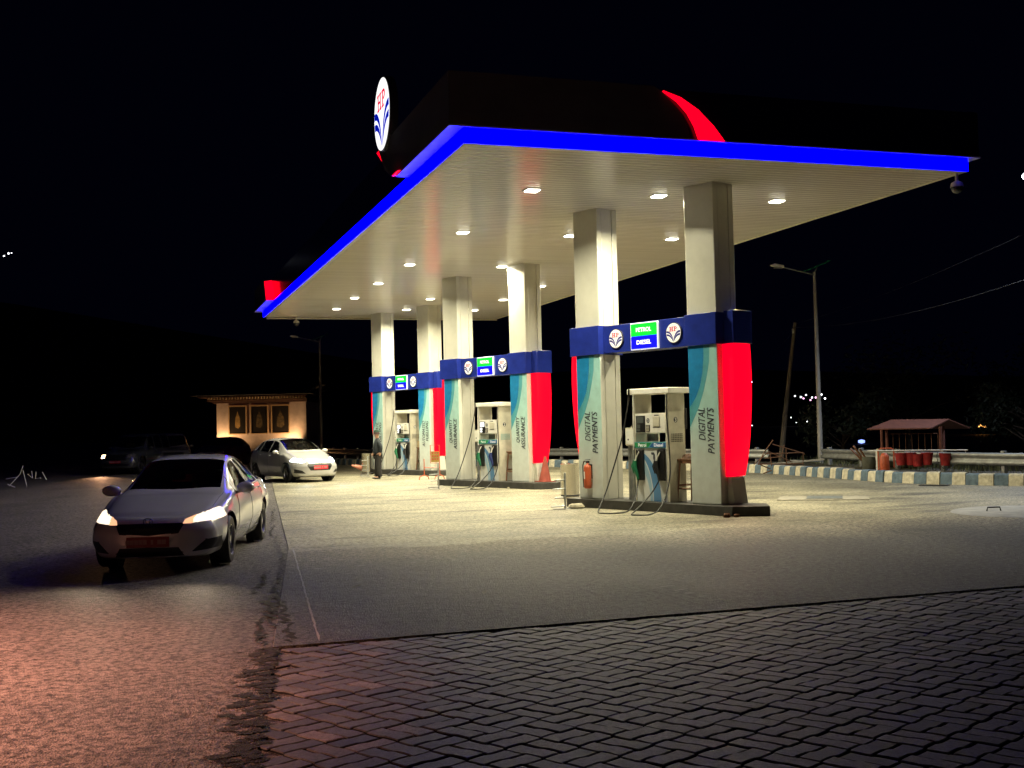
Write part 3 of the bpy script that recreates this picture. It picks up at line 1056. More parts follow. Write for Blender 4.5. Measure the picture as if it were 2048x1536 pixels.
def dispenser(k, num):
    q = island_xy(k)
    lab = {0: 'white fuel dispenser numbered 3 with green and black nozzles, nearest the viewer', 1: 'white fuel dispenser numbered 2 with lit screens on the middle island', 2: 'white fuel dispenser numbered 1 behind the standing man'}[k]
    t = thing('fuel_dispenser', lab, 'fuel pump', (q.x, q.y, 0), ANG, 'fuel dispensers')
    B = MB
    B().box(.93, .968, 0, .47, .181, 2.30).build('side_panel', m_cream, t, bev=.006)
    py = B().box(1.79, 1.86, 0, .47, .181, 2.30).build('side_panel', m_cream, t, bev=.006)
    mb = B()
    n = 20
    mb.add([(1.8625, .20 + .055 * math.cos(a), 1.78 + .055 * math.sin(a)) for a in np.linspace(0, 2 * PI, n, endpoint=False)], [tuple(range(n))], 0)
    put_text(mb, num, lambda a, b: (1.8645, .175 + a, 1.74 + b), 0, .05, 0, .08, .02, 0, 1)
    mb.build('number_disc', [m_ink, m_white], py, smooth=0)
    mb = B()
    for r_ in range(5):
        for c in range(7):
            mb.box(1.861, 1.864, .07 + c * .048, .10 + c * .048, 1.35 + r_ * .035, 1.372 + r_ * .035)
    mb.build('vent_slots', pm('slot_grey', (.12, .115, .10), .6) if k != 1 else pm('slot_teal', (.15, .35, .36), .6), py)
    B().box(.80, 1.93, -.05, .56, 2.30, 2.415).build('cap', m_white, t, bev=.012)
    B().box(1.79, 1.87, .47, .53, 1.6, 2.0).build('rear_box', m_dgrey, t, bev=.004)
    # display head
    h = B().box(.972, 1.786, -.015, .30, 1.53, 1.92).build('display_head', m_white, t, bev=.008)
    B().box(1.00, 1.255, -.024, -.014, 1.545, 1.875).build('screen_panel', m_black, h, bev=.01)
    lit = pm('lcd_lit', (.8, .85, .9), .3, emis=1.1, ecol=(.9, .93, 1)) if k else pm('lcd_dark', (.09, .10, .10), .15)
    B().box(1.03, 1.22, -.029, -.023, 1.73, 1.85).box(1.03, 1.12, -.029, -.023, 1.63, 1.70).box(1.03, 1.12, -.029, -.023, 1.57, 1.61).build('screen', lit, h)
    mb = B().box(1.275, 1.38, -.027, -.014, 1.56, 1.69)
    for r_ in range(4):
        for c in range(3):
            mb.box(1.288 + c * .03, 1.308 + c * .03, -.031, -.027, 1.575 + r_ * .028, 1.593 + r_ * .028, 1)
    mb.build('keypad', [m_black, m_cream], h)
    B().box(1.47, 1.65, -.034, -.014, 1.66, 1.85).build('receipt_slot', m_cream, h, bev=.01)
    B().box(1.50, 1.62, -.02, -.014, 1.868, 1.885).build('slot_line', m_groove, h)
    B().box(1.46, 1.66, -.02, -.014, 1.635, 1.647).build('slot_line', m_groove, h)
    mb = B()
    mb.add([(1.33 + .04 * math.cos(a), -.0165, 1.775 + .05 * math.sin(a)) for a in np.linspace(0, 2 * PI, n, endpoint=False)], [tuple(range(n))], 0)
    put_text(mb, num, lambda a, b: (1.312 + a, -.0185, 1.742 + b), 0, .036, 0, .066, .02, 0, 1)
    mb.build('number_disc', [m_ink, m_white], h, smooth=0)
    # grille panel behind, fuel name band
    mb = B().box(.97, 1.28, .33, .36, 1.35, 1.53)
    for c in range(8):
        mb.box(.985 + c * .036, 1.0 + c * .036, .325, .33, 1.37, 1.51, 1)
    mb.build('vent_panel', [m_cream, m_groove], t)
    lb = B().box(.95, 1.81, -.028, .10, 1.235, 1.355).build('fuel_name_band', pm('band_cyan', (.10, .33, .38), .4), t, bev=.004)
    mb = B()
    mb.add([(.965, -.0305, 1.25), (1.33, -.0305, 1.25), (1.42, -.0305, 1.34), (.965, -.0305, 1.34)], [(0, 1, 2, 3)], 0)
    mb.add([(1.36, -.0305, 1.25), (1.795, -.0305, 1.25), (1.795, -.0305, 1.34), (1.45, -.0305, 1.34)], [(0, 1, 2, 3)], 1)
    mb.build('colour_field', [pm('band_green', (.01, .22, .06), .4), pm('band_blue', (.02, .10, .30), .4)], lb, smooth=0)
    mb = B()
    f = lambda a, b: (a, -.0335, b)
    put_text(mb, 'Petrol', f, 1.06, 1.28, 1.262, 1.328, .01)
    put_text(mb, 'Diesel', f, 1.49, 1.73, 1.262, 1.328, .01)
    mb.build('lettering', pm('letter_white', (.8, .8, .8), .4, emis=.25, ecol=(1, 1, 1)), lb, smooth=0)
    # cabinet with printed swooshes
    cb = B().box(.972, 1.786, 0, .42, .181, 1.234).build('cabinet', pm('cabinet_white', (.66, .68, .68), .35, var=.2, vs=3), t, bev=.006)
    mb = B()

    def sw(a, b, m):
        mb.add([(p[0], -.002 - .001 * m, p[1]) for p in a + b], [(i, i + 1, i + 1 + len(a), i + len(a)) for i in range(len(a) - 1)], m)
    arc = lambda cx, cz, rx, rz, a0, a1: [(cx + rx * math.cos(t_), cz + rz * math.sin(t_)) for t_ in np.linspace(a0, a1, 14)]
    sw(arc(.98, .2, .52, .9, 1.35, .0), arc(.98, .2, .70, .78, 1.35, .0)[::1], 0) if False else None
    sw(arc(1.0, .19, .42, .92, 1.25, 0), arc(1.0, .19, .62, .98, 1.25, 0), 0)
    sw(arc(1.0, .19, .33, .66, 1.2, 0), arc(1.0, .19, .40, .88, 1.2, 0), 1)
    mb.add([(1.43 + p[0] * .055, -.0045, 1.06 + p[1] * .09) for p in [(-.9, 1), (.5, 1), (.9, .6), (1, -.2), (.8, -.9), (.3, -.9), (.0, -.2), (.1, .4), (-.9, .55)]], [tuple(range(9))], 2)
    mb.build('printed_swoosh', [pm('swoosh_blue', (.09, .22, .42), .35), pm('swoosh_pale', (.30, .45, .58), .35), m_ink], cb, smooth=0)
    # nozzles
    for x0, grip, gl in ((1.0, pm('green_plastic', (.01, .12, .05), .4), 0), (1.57, m_black if k != 1 else pm('navy_plastic', (.01, .02, .10), .4), 1)):
        B().box(x0, x0 + .19, -.05, -.002, .60, 1.20).build('nozzle_holder', m_black, t, bev=.01)
        nz = B()
        nz.tube([(x0 + .02, -.10, .98), (x0 + .03, -.115, .86), (x0 + .10, -.12, .72), (x0 + .12, -.12, .62)], [.045, .05, .035, .025], 10)
        nz.tube([(x0 - .01, -.10, .99), (x0 - .02, -.15, .88), (x0 + .05, -.16, .74)], .012, 6)
        nzo = nz.build('nozzle', grip, t)
        B().tube([(x0 + .03, -.10, .97), (x0 + .05, -.085, 1.06), (x0 + .10, -.06, 1.16)], [.02, .014, .012], 8).build('spout', m_white, nzo)
    # hoses
    def hose(pts, nm='hose'):
        P = [Vector((*p[:2], p[2])) for p in pts]
        out = []
        for i in range(len(P) - 1):
            a, b, c, d = P[max(i - 1, 0)], P[i], P[i + 1], P[min(i + 2, len(P) - 1)]
            for j in range(8):
                u = j / 8
                out.append(.5 * ((2 * b) + (c - a) * u + (2 * a - 5 * b + 4 * c - d) * u * u + (3 * b - a - 3 * c + d) * u ** 3))
        out.append(P[-1])
        B().tube(out, .014, 8).build('hose', m_rubber, t)
    g = .016
    hose([(.88, -.08, 2.28), (.86, -.12, 2.0), (.80, -.22, 1.45), (.72, -.38, .9), (.70, -.6, .4), (.76, -.85, .10), (.90, -1.02, g), (1.12, -1.10, g), (1.30, -1.0, g), (1.42, -.72, .05), (1.32, -.42, .26), (1.16, -.2, .45), (1.12, -.12, .62)])
    hose([(1.88, -.06, 2.28), (1.90, -.09, 1.9), (1.97, -.12, 1.3), (2.05, -.2, .75), (2.08, -.36, .36), (2.12, -.6, .10), (2.10, -.85, g), (1.98, -1.04, g), (1.80, -1.02, g), (1.66, -.8, .05), (1.60, -.45, .22), (1.62, -.22, .42), (1.69, -.12, .62)])
    for x0, y0 in ((.95, -.03), (1.84, -.03)):
        B().tube([(x0, y0, 2.3), (x0 - .01, y0 - .01, 1.2)], .012, 8).build('hose_guide', m_white, t)
    mb = B()
    mb.tube([(.88, -.08, 2.42), (.88, -.08, 2.18)], [.02, .018], 8)
    mb.build('swivel', m_steel, t)


for k in range(3):
    plinth(k)
    pillar(k, 0)
    pillar(k, 1)
    band(k)
dispenser(0, '3')
dispenser(1, '2')
dispenser(2, '1')


# ------------------------------------------------------------------ cars
def cr_interp(T, x):
    """rows of T = (x, values...); smooth interpolation"""
    T = np.asarray(T, float)
    X, V = T[:, 0], T[:, 1:]
    i = np.clip(np.searchsorted(X, x) - 1, 0, len(X) - 2)
    h = (X[i + 1] - X[i])[:, None]
    t = ((x - X[i]) / h[:, 0])[:, None]
    D = np.zeros_like(V)
    D[1:-1] = (V[2:] - V[:-2]) / (X[2:] - X[:-2])[:, None]
    # limit slopes so that flats stay flat
    s0 = (V[1:] - V[:-1]) / (X[1:] - X[:-1])[:, None]
    for j in range(1, len(X) - 1):
        same = s0[j - 1] * s0[j] > 0
        lim = 2.5 * np.minimum(abs(s0[j - 1]), abs(s0[j]))
        D[j] = np.where(same, np.sign(D[j]) * np.minimum(abs(D[j]), lim), 0)
    D[0], D[-1] = s0[0], s0[-1]
    t2, t3 = t * t, t ** 3
    return (2 * t3 - 3 * t2 + 1) * V[i] + (t3 - 2 * t2 + t) * h * D[i] + (-2 * t3 + 3 * t2) * V[i + 1] + (t3 - t2) * h * D[i + 1]


class CarShape:
    """a = distance behind the front bumper; table: a, z top, z rail, y rail, z belt, y belt, y widest, z bottom"""

    def __init__(s, tab, L, plan=.26, rplan=.16, nose=.10, rake=.16, zc=.5):
        s.tab, s.L, s.plan, s.rplan, s.nose, s.rake, s.zc = tab, L, plan, rplan, nose, rake, zc

    def P(s, u, v):
        """u in [-1, 2]: -1..0 nose cap, 0..1 body, 1..2 tail cap; v in [0, 9] half ring"""
        a = np.clip(u, 0, 1) * s.L
        c = cr_interp(s.tab, a)
        zt, zr, yr, zb, yb, wm, zf = c.T
        ring_y = np.stack([0 * yr, wm * .7, wm - .10, wm, wm - .005, yb, (yb + yr) / 2 + .012, yr, yr * .62, 0 * yr], 1)
        ring_z = np.stack([zf, zf, zf + .035, zf + (zb - zf) * .42, zf + (zb - zf) * .72, zb, (zb + zr) / 2, zr, zt - (zt - zr) * .22, zt], 1)
        i = np.clip(v.astype(int), 0, 8)
        t = v - i
        idx = np.arange(len(u))

        def cr(A):
            p0 = A[idx, np.clip(i - 1, 0, 9)]
            p1, p2 = A[idx, i], A[idx, i + 1]
            p3 = A[idx, np.clip(i + 2, 0, 9)]
            p0 = np.where(i == 0, np.where(True, 2 * p1 - p2, p0), p0)
            p3 = np.where(i == 8, 2 * p2 - p1, p3)
            return .5 * (2 * p1 + (p2 - p0) * t * .8 + (2 * p0 * .8 - 5 * p1 + (4.6) * p2 - .8 * p3 + .4 * p1 * 0) * t * t * 0 + 0) if False else (
                (2 * t ** 3 - 3 * t ** 2 + 1) * p1 + (t ** 3 - 2 * t ** 2 + t) * .38 * (p2 - p0) + (-2 * t ** 3 + 3 * t ** 2) * p2 + (t ** 3 - t ** 2) * .38 * (p3 - p1))
        y, z = cr(ring_y), cr(ring_z)
        x = -a
        # caps
        th = np.where(u < 0, -u, np.where(u > 1, u - 1, 0)) * PI / 2
        k = np.cos(th) ** .45
        k = np.where(np.abs(th - PI / 2) < 1e-6, 0, k)
        y = y * k
        z = s.zc + (z - s.zc) * k
        x = x + np.where(u < 0, s.nose * np.sin(th), 0) - np.where(u > 1, s.nose * np.sin(th), 0)
        # plan curvature of nose and tail, slant of the nose
        fb = np.clip(1 - a / (s.L * .26), 0, 1) ** 1.3
        rb = np.clip(1 - (s.L - a) / (s.L * .18), 0, 1) ** 1.3
        q = (np.abs(y) / .8) ** 2.6
        x = x - s.plan * q * fb + s.rplan * q * rb
        x = x - s.rake * np.clip((z - .52) / .3, 0, 1.4) ** 1.4 * fb
        return np.stack([x, y, z], 1)


def car_mesh(cs, fields, cuts, nu=150, nv=66):
    """returns {name: (verts, faces)} both sides. fields: ordered list (name, f(P,u,v)) inside where f<0; cuts are removed"""
    us = np.concatenate([np.linspace(-1, 0, 16)[:-1], np.linspace(0, 1, nu), np.linspace(1, 2, 12)[1:]])
    vs = np.linspace(0, 9, nv)
    U, V = np.meshgrid(us, vs, indexing='ij')
    sh = U.shape
    U, V = U.ravel().copy(), V.ravel().copy()
    du, dv = 1.0 / nu, 9.0 / nv
    duv = np.where((U < 0) | (U > 1), 1 / 15, du)
    inner = (V > 1e-6) & (V < 9 - 1e-6) & (U > -1 + 1e-6) & (U < 2 - 1e-6)
    locked = np.zeros(len(U), bool)
    for name, f in cuts + fields:
        for it in range(3):
            F = f(cs.P(U, V), U, V)
            e = 1e-3
            Fu = (f(cs.P(U + e, V), U + e, V) - F) / e
            Fv = (f(cs.P(U, np.clip(V + e, 0, 9)), U, V + e) - F) / e
            gu, gv = Fu * duv, Fv * dv       # per cell
            g2 = gu ** 2 + gv ** 2 + 1e-12
            st = -F / g2
            mu, mv = st * gu, st * gv
            ok = inner & ~locked & (np.hypot(mu, mv) < (.62 if it == 0 else .4)) & np.isfinite(mu)
            U = np.where(ok, U + mu * duv, U)
            V = np.where(ok, np.clip(V + mv * dv, 0, 9), V)
            if it == 0:
                touched = ok
        locked |= touched
    P = cs.P(U, V)
    idx = np.arange(len(U)).reshape(sh)
    q = np.stack([idx[:-1, :-1], idx[1:, :-1], idx[1:, 1:], idx[:-1, 1:]], -1).reshape(-1, 4)
    Uc, Vc = U[q].mean(1), V[q].mean(1)
    Pc = cs.P(Uc, Vc)
    lab = np.full(len(q), -1)
    for j, (name, f) in enumerate(fields):
        lab = np.where((lab < 0) & (f(Pc, Uc, Vc) < 0), j, lab)
    gone = np.zeros(len(q), bool)
    for name, f in cuts:
        gone |= f(Pc, Uc, Vc) < 0
    out = {}
    for j in range(-1, len(fields)):
        nm = 'body' if j < 0 else fields[j][0]
        sel = q[(lab == j) & ~gone]
        if not len(sel):
            continue
        centre = j < 0 or (np.abs(cs.P(Uc, Vc))[(lab == j) & ~gone, 1].min() < .04)
        for side in ((0,) if centre else (1, -1)):
            used, inv = np.unique(sel, return_inverse=True)
            inv = inv.reshape(sel.shape)
            A = P[used]
            B = A * np.array([1, -1, 1])
            n = len(used)
            f1, f2 = [tuple(r) for r in inv], [tuple(r[::-1]) for r in inv]
            if side == 0:
                out[(nm, j, 0)] = (np.concatenate([A, B]), f1 + [tuple(i + n for i in r) for r in f2])
            else:
                out[(nm, j, side)] = (A, f1) if side == 1 else (B, f2)
    return out


def mesh_obj(name, vf, mat, parent, lift=0):
    mb = MB()
    mb.add(vf[0].tolist(), vf[1])
    o = mb.build(name, mat, parent, smooth=180)
    # weld the centre seam
    import bmesh
    bm = bmesh.new()
    bm.from_mesh(o.data)
    bmesh.ops.remove_doubles(bm, verts=bm.verts, dist=.0008)
    if name == 'body':
        bmesh.ops.recalc_face_normals(bm, faces=bm.faces)
    bm.to_mesh(o.data)
    bm.free()
    if lift:
        m = o.modifiers.new('thickness', 'SOLIDIFY')
        m.thickness = lift
        m.offset = 1
    return o


def wheel(parent, x, y, r, wd, spokes=5, dark=False):
    sg = 1 if y > 0 else -1
    t = MB()
    prof = [(r * .62, -wd / 2), (r * .93, -wd / 2), (r, -wd / 2 + .03), (r, wd / 2 - .03), (r * .93, wd / 2), (r * .66, wd / 2), (r * .62, wd / 2 - .02), (r * .62, -wd / 2)]
    t.lathe(prof, n=40, ax='y')
    ty = t.build('wheel', m_rubber, parent, smooth=40, loc=(x, y, r))
    mb = MB()
    yo = sg * (wd / 2 - .025)
    mb.lathe([(r * .63, sg * wd / 2 - sg * .005), (r * .60, sg * (wd / 2 - .005)), (r * .56, yo - sg * .03), (r * .54, 0)], n=40, ax='y')
    for k in range(spokes):
        a0 = 2 * PI * k / spokes
        for off in (-.16, .16):
            p = []
            for rr, dw in ((r * .12, .10), (r * .58, .035)):
                for q in (-1, 1):
                    a = a0 + off * (rr / (r * .58)) + q * dw / (rr / r * 1.7 + .3) * .5
                    p.append((rr * math.cos(a), rr * math.sin(a)))
            for dz in (0, -.03):
                mb.v += [(c[0], yo + sg * dz, c[1]) for c in p]
            o = len(mb.v) - 8
            for f_ in ((0, 1, 3, 2), (4, 6, 7, 5), (0, 2, 6, 4), (1, 5, 7, 3)):
                mb.f.append(tuple(i + o for i in f_))
                mb.m.append(0)
    mb.lathe([(0, yo + sg * .012), (r * .16, yo + sg * .008), (r * .17, yo - sg * .03)], n=20, ax='y')
    mb.build('rim', pm('alloy', (.42, .42, .43), .3, .9) if not dark else m_dgrey, ty, smooth=30)
    MB().lathe([(0, yo - sg * .07), (r * .52, yo - sg * .07), (r * .6, yo - sg * .09)], n=24, ax='y').build('brake_disc', m_dgrey, ty)
    # dark wheel well
    MB().lathe([(0, -sg * .06), (r * 1.19, -sg * .06), (r * 1.2, sg * .045)], (x, y - sg * .08, r + .02), n=24, ax='y').build('wheel_well', pm('well_black', (.004, .004, .004), .9), parent)


def half(poly):
    """field for a convex polygon of (|y|, z), negative inside"""
    pts = np.array(poly, float)
    c = pts.mean(0)
    E_ = []
    for i in range(len(pts)):
        a, b = pts[i], pts[(i + 1) % len(pts)]
        n_ = np.array([b[1] - a[1], a[0] - b[0]])
        n_ = n_ / np.hypot(*n_)
        if (c - a) @ n_ > 0:
            n_ = -n_
        E_.append((a, n_))

    def f(A, B):
        return np.max([(A - a[0]) * n_[0] + (B - a[1]) * n_[1] for a, n_ in E_], 0)
    return f


def build_car(name, label, cat, loc, heading, spec, paint, group=None):
    """local frame: +x forward, origin on the ground midway between the axles"""
    t = thing(name, label, cat, (loc[0], loc[1], 0), math.atan2(heading[1], heading[0]), group)
    cs = CarShape(spec['tab'], spec['L'], **spec.get('shape', {}))
    fa, ra, r = spec['fa'], spec['ra'], spec['r']
    mid = (fa + ra) / 2
    wf = half(spec['win']) if 'win' in spec else None
    cuts = []
    for ax_, nm in ((fa, 'front_arch'), (ra, 'rear_arch')):
        cuts.append((nm, lambda P, U, V, ax_=ax_: np.maximum(np.hypot(P[:, 0] + ax_, (P[:, 2] - r - .02)) - r * 1.16, V - 5)))
    # (fields use a = -x before the nose is bent)
    a0, a1, r0, r1 = spec['ws0'], spec['ws1'], spec['rw0'], spec['rw1']
    F = []
    fa_ = lambda P: -P[:, 0]
    L = spec['L']
    F.append(('windscreen', lambda P, U, V: np.max([7.12 - V, (a0 + .10 * (P[:, 1] / .6) ** 2) - U * L, U * L - (a1 - .04 + .05 * (P[:, 1] / .6) ** 2)], 0) * .3))
    F.append(('rear_window', lambda P, U, V: np.max([7.15 - V, (r0 + .05) - U * L, U * L - (r1 - .05)], 0) * .3))
    for i, (p0, p1, q0, q1) in enumerate(spec['side']):
        # p: front edge at belt/rail, q: rear edge at belt/rail
        F.append(('side_window', lambda P, U, V, p0=p0, p1=p1, q0=q0, q1=q1: np.max([(5.14 - V) * .3, (V - 6.86) * .3, (p0 + (p1 - p0) * (V - 5) / 2) - U * L, U * L - (q0 + (q1 - q0) * (V - 5) / 2)], 0)))
    for nm, poly, amax in spec['front']:
        g = half(poly)
        F.append((nm, lambda P, U, V, g=g, amax=amax: np.maximum(g(np.abs(P[:, 1]), P[:, 2]), -P[:, 0] - amax)))
    for nm, poly, amin in spec.get('rear', []):
        g = half(poly)
        F.append((nm, lambda P, U, V, g=g, amin=amin: np.maximum(g(np.abs(P[:, 1]), P[:, 2]), amin + P[:, 0])))
    parts = car_mesh(cs, F, cuts)
    mats = {'body': paint, 'windscreen': m_cglass, 'rear_window': m_cglass, 'side_window': m_cglass,
            'headlight': spec['hl'], 'grille': m_black, 'chrome_bar': pm('satin_bar', (.85, .85, .85), .45, 0), 'air_intake': m_black, 'fog_lamp': pm('fog_glass', (.3, .3, .3), .1, .6), 'turn_signal': pm('indicator', (.9, .35, .1), .3, emis=1.2, ecol=(1, .50, .26)),
            'tail_light': pm('tail_red', (.4, .01, .01), .25, emis=.012, ecol=(1, .02, .02))}
    for (k, j, sd), vf in parts.items():
        vf = (vf[0] + np.array([mid, 0, 0]), vf[1])
        mt = mats[k]
        if k == 'headlight' and spec.get('one_lamp') and sd == -spec['one_lamp']:
            mt = pm('headlight_off', (.25, .25, .25), .1, .5)
        mesh_obj(k, vf, mt, t)
    X = lambda a: mid - a
    # black trim between the side windows
    # seams
    def on(u, v, sg=1):
        p = cs.P(np.array([u / L]), np.array([float(v)]))[0]
        return (p[0] + mid, p[1] * sg, p[2])
    for sg in (1, -1):
        dn = 0
        for (c0, c1) in spec['doors']:
            mb = MB()
            v_ = np.linspace(2.3, 7.0, 26)
            mb.tube([on(c0 + (c1 - c0) * (vv - 2.3) / 4.7, vv, sg) for vv in v_], .0045, 5)
            mb.build('door_seam', m_groove, t)
        mb = MB()
        mb.tube([on(a_, 2.35, sg) for a_ in np.linspace(spec['doors'][0][0], spec['doors'][-1][0], 26)], .005, 5)
        mb.build('sill_seam', m_groove, t)
        mb = MB()
        mb.tube([on(a_, 5.02, sg) for a_ in np.linspace(a0 + .25, r1 - .35, 30)], .009, 6)
        mb.build('window_trim', pm('trim', (.25, .25, .25), .25, .8), t)
        for a_ in spec['handles']:
            p = on(a_, 4.62, sg)
            MB().tube([(p[0] - .09, p[1] + sg * .012, p[2]), (p[0] - .06, p[1] + sg * .035, p[2] + .005), (p[0] + .06, p[1] + sg * .035, p[2] + .005), (p[0] + .09, p[1] + sg * .012, p[2])], [.010, .014, .014, .010], 8).build('door_handle', paint, t)
        # mirror
        p = on(spec['mirror'], 5.25, sg)
        mb = MB()
        mr = spec.get('mr', 1)
        prof = [(0, .0), (.055, .012), (.08, .05), (.083, .09), (.06, .12), (0, .135)]
        mb.lathe([(a_ * mr, -h * mr) for a_, h in prof], n=18, ax='x')
        for i, q in enumerate(mb.v):
            mb.v[i] = (p[0] + q[0] + .06, p[1] + sg * .13 + q[1] * 1.35, p[2] + .05 + q[2] * .85)
        mb.tube([(p[0], p[1] - sg * .02, p[2] - .02), (p[0] + .01, p[1] + sg * .08, p[2] + .0)], .02, 8)
        mb.build('wing_mirror', spec.get('mirror_mat', paint), t, smooth=60)
    # bonnet seam
    for sg in (1, -1):
        mb = MB()
        mb.tube([on(a_, 6.6 - .2 * (1 - a_ / a0), sg) for a_ in np.linspace(.42, a0 * .97, 24)], .0035, 5)
        mb.build('bonnet_seam', m_groove, t)
    for ax_ in (fa, ra):
        for sg in (1, -1):
            wheel(t, X(ax_), sg * (spec['track'] / 2), r, spec.get('tw', .19), spec.get('spokes', 5), spec.get('darkwheel', False))
    # number plate, nose emblem
    px_, pz = spec['plate']
    bx = X(0) + spec['shape'].get('nose', .1) + px_
    pl = MB().box(bx, bx + .012, -.26, .26, pz - .065, pz + .065).build('number_plate', pm('plate_red_%d' % int(100 * spec.get('pe', .12)), (.30, .015, .02), .4, emis=spec.get('pe', .12), ecol=(1, .05, .07)), t, bev=.003)  # plate is no lamp; emission brightens it where pe is above zero
    mb = MB()
    yy = .22
    for ww in (.05, .05, 0, .03, 0, .05, .045, .05, .05, .045):
        if ww:
            mb.box(bx + .012, bx + .0135, yy - ww, yy, pz - .028, pz + .028)
        yy -= .045 if ww == 0 else ww + .004
    mb.build('plate_marks', pm('plate_mark', (.42, .2, .19), .5), pl)
    if 'emblem' in spec:
        ex, ez = spec['emblem']
        e_ = MB()
        e_.tube([(X(0) + ex, .055 * math.cos(a_), ez + .042 * math.sin(a_)) for a_ in np.linspace(0, 2 * PI, 20)], .006, 6)
        e_.tube([(X(0) + ex, .028, ez + .028), (X(0) + ex, .018, ez - .026)], .006, 6)
        e_.tube([(X(0) + ex, -.028, ez + .028), (X(0) + ex, -.018, ez - .026)], .006, 6)
        e_.tube([(X(0) + ex, .022, ez), (X(0) + ex, -.022, ez)], .006, 6)
        e_.build('emblem', pm('chrome', (.6, .6, .6), .12, 1), t)
    # cabin
    zr = spec.get('roofz', 1.36)
    for a_, ys in ((a0 + 1.05, (-.36, .36)), (r0 - .25, (-.36, .36))):
        for y_ in ys:
            mb = MB().box(X(a_) - .09, X(a_) + .06, y_ - .23, y_ + .23, .3, zr - .36).box(X(a_) - .10, X(a_) + .0, y_ - .12, y_ + .12, zr - .33, zr - .16)
            mb.build('seat', pm('seat_cloth', (.05, .048, .045), .8), t, bev=.03)
    MB().box(X(a0 + .62), X(a0 + .12), -.70, .70, .6, .93 if zr < 1.45 else 1.05).build('dashboard', m_black, t, bev=.03)
    MB().box(X(a0 + .80), X(a0 + .77), -.10, .10, zr - .20, zr - .14).build('rear_view_mirror', m_black, t, bev=.01)
    MB().tube([(X(a0 + .62), -.36 + .18 * math.cos(k_), .90 + .16 * math.sin(k_)) for k_ in np.linspace(0, 2 * PI, 20)], .014, 6).build('steering_wheel', m_black, t)
    # underside
    MB().box(X(L) + .35, X(0) - .3, -.6, .6, .17, .24).build('underbody', m_black, t)
    return t, X


K = 1.17
SED = dict(
    L=4.44 * K, fa=.83 * K, ra=3.43 * K + .10, r=.315, track=1.50, tw=.2, spokes=5,
    tab=[(a * K, *q) for a, *q in [
        (0.00, .700, .69, .55, .62, .72, .78, .20),
        (0.12, .760, .745, .58, .68, .75, .82, .18),
        (0.45, .845, .82, .60, .75, .78, .85, .18),
        (0.85, .915, .89, .62, .82, .80, .86, .18),
        (1.15, .965, .94, .64, .87, .81, .865, .18),
        (1.50, 1.135, 1.06, .615, .89, .81, .865, .18),
        (1.85, 1.305, 1.235, .575, .91, .81, .865, .18),
        (2.12, 1.395, 1.33, .55, .92, .81, .865, .18),
        (2.55, 1.43, 1.365, .545, .935, .81, .865, .18),
        (3.00, 1.40, 1.33, .54, .95, .805, .865, .18),
        (3.35, 1.31, 1.235, .55, .965, .80, .865, .18),
        (3.75, 1.10, 1.06, .60, .97, .78, .86, .19),
        (4.00, 1.06, 1.03, .62, .96, .76, .85, .20),
        (4.30, 1.035, 1.00, .61, .93, .73, .83, .22),
        (4.44, .98, .95, .58, .90, .70, .80, .25)]],
    shape=dict(plan=.34, rplan=.2, nose=.10, rake=.24, zc=.48),
    ws0=1.20 * K, ws1=2.06 * K, rw0=3.12 * K, rw1=3.74 * K,
    side=[(1.50 * K, 1.95 * K, 2.36 * K, 2.30 * K), (2.44 * K, 2.38 * K, 3.22 * K, 3.10 * K), (3.28 * K, 3.16 * K, 3.62 * K, 3.30 * K)],
    front=[('turn_signal', [(.40, .615), (.42, .665), (.53, .712), (.51, .612)], .75), ('headlight', [(.40, .615), (.42, .665), (.80, .80), (.90, .80), (.90, .69), (.78, .635)], .75),
           ('chrome_bar', [(-.1, .63), (.42, .625), (.42, .665), (-.1, .675)], .6),
           ('grille', [(-.1, .50), (.36, .50), (.42, .62), (-.1, .628)], .6),
           ('air_intake', [(-.1, .22), (.42, .22), (.36, .33), (-.1, .34)], .4),
           ('air_intake', [(.50, .26), (.80, .28), (.82, .42), (.66, .40)], .6)],
    rear=[('tail_light', [(.45, .80), (.9, .76), (.9, .94), (.5, .94)], 4.15 * K)],
    doors=[(1.22 * K, 1.62 * K), (2.40 * K, 2.36 * K), (3.30 * K, 3.42 * K)], handles=(2.26 * K, 3.16 * K), mirror=1.50 * K, mr=1.15,
    plate=(.012, .405), pe=.0, emblem=(.10, .655),
    hl=pm('headlight_warm', (.9, .8, .6), .2, emis=1.7, ecol=(1, .82, .60)))
SED['darkwheel'] = False
p_white = pm('pearl_white_paint', (.84, .84, .85), .2, .05, coat=.9)
h1 = Vector((-.238, -.971))
fc = Vector((-4.60, -1.25))
ctr = fc - h1 * ((SED['ra'] - SED['fa']) / 2)
sedan, X1 = build_car('sedan_car', 'white saloon car driving towards the viewer with headlights glowing, largest car', 'car', ctr, h1, SED, p_white)
for sg in (1, -1):
    li = light('SPOT', 'headlamp_beam', sedan, (X1(0) + .12, sg * .62, .70), 60, (1, .78, .52), .08, spot=R(75), blend=.8)
    aim(li, (X1(0) + 8, sg * .9, .0))

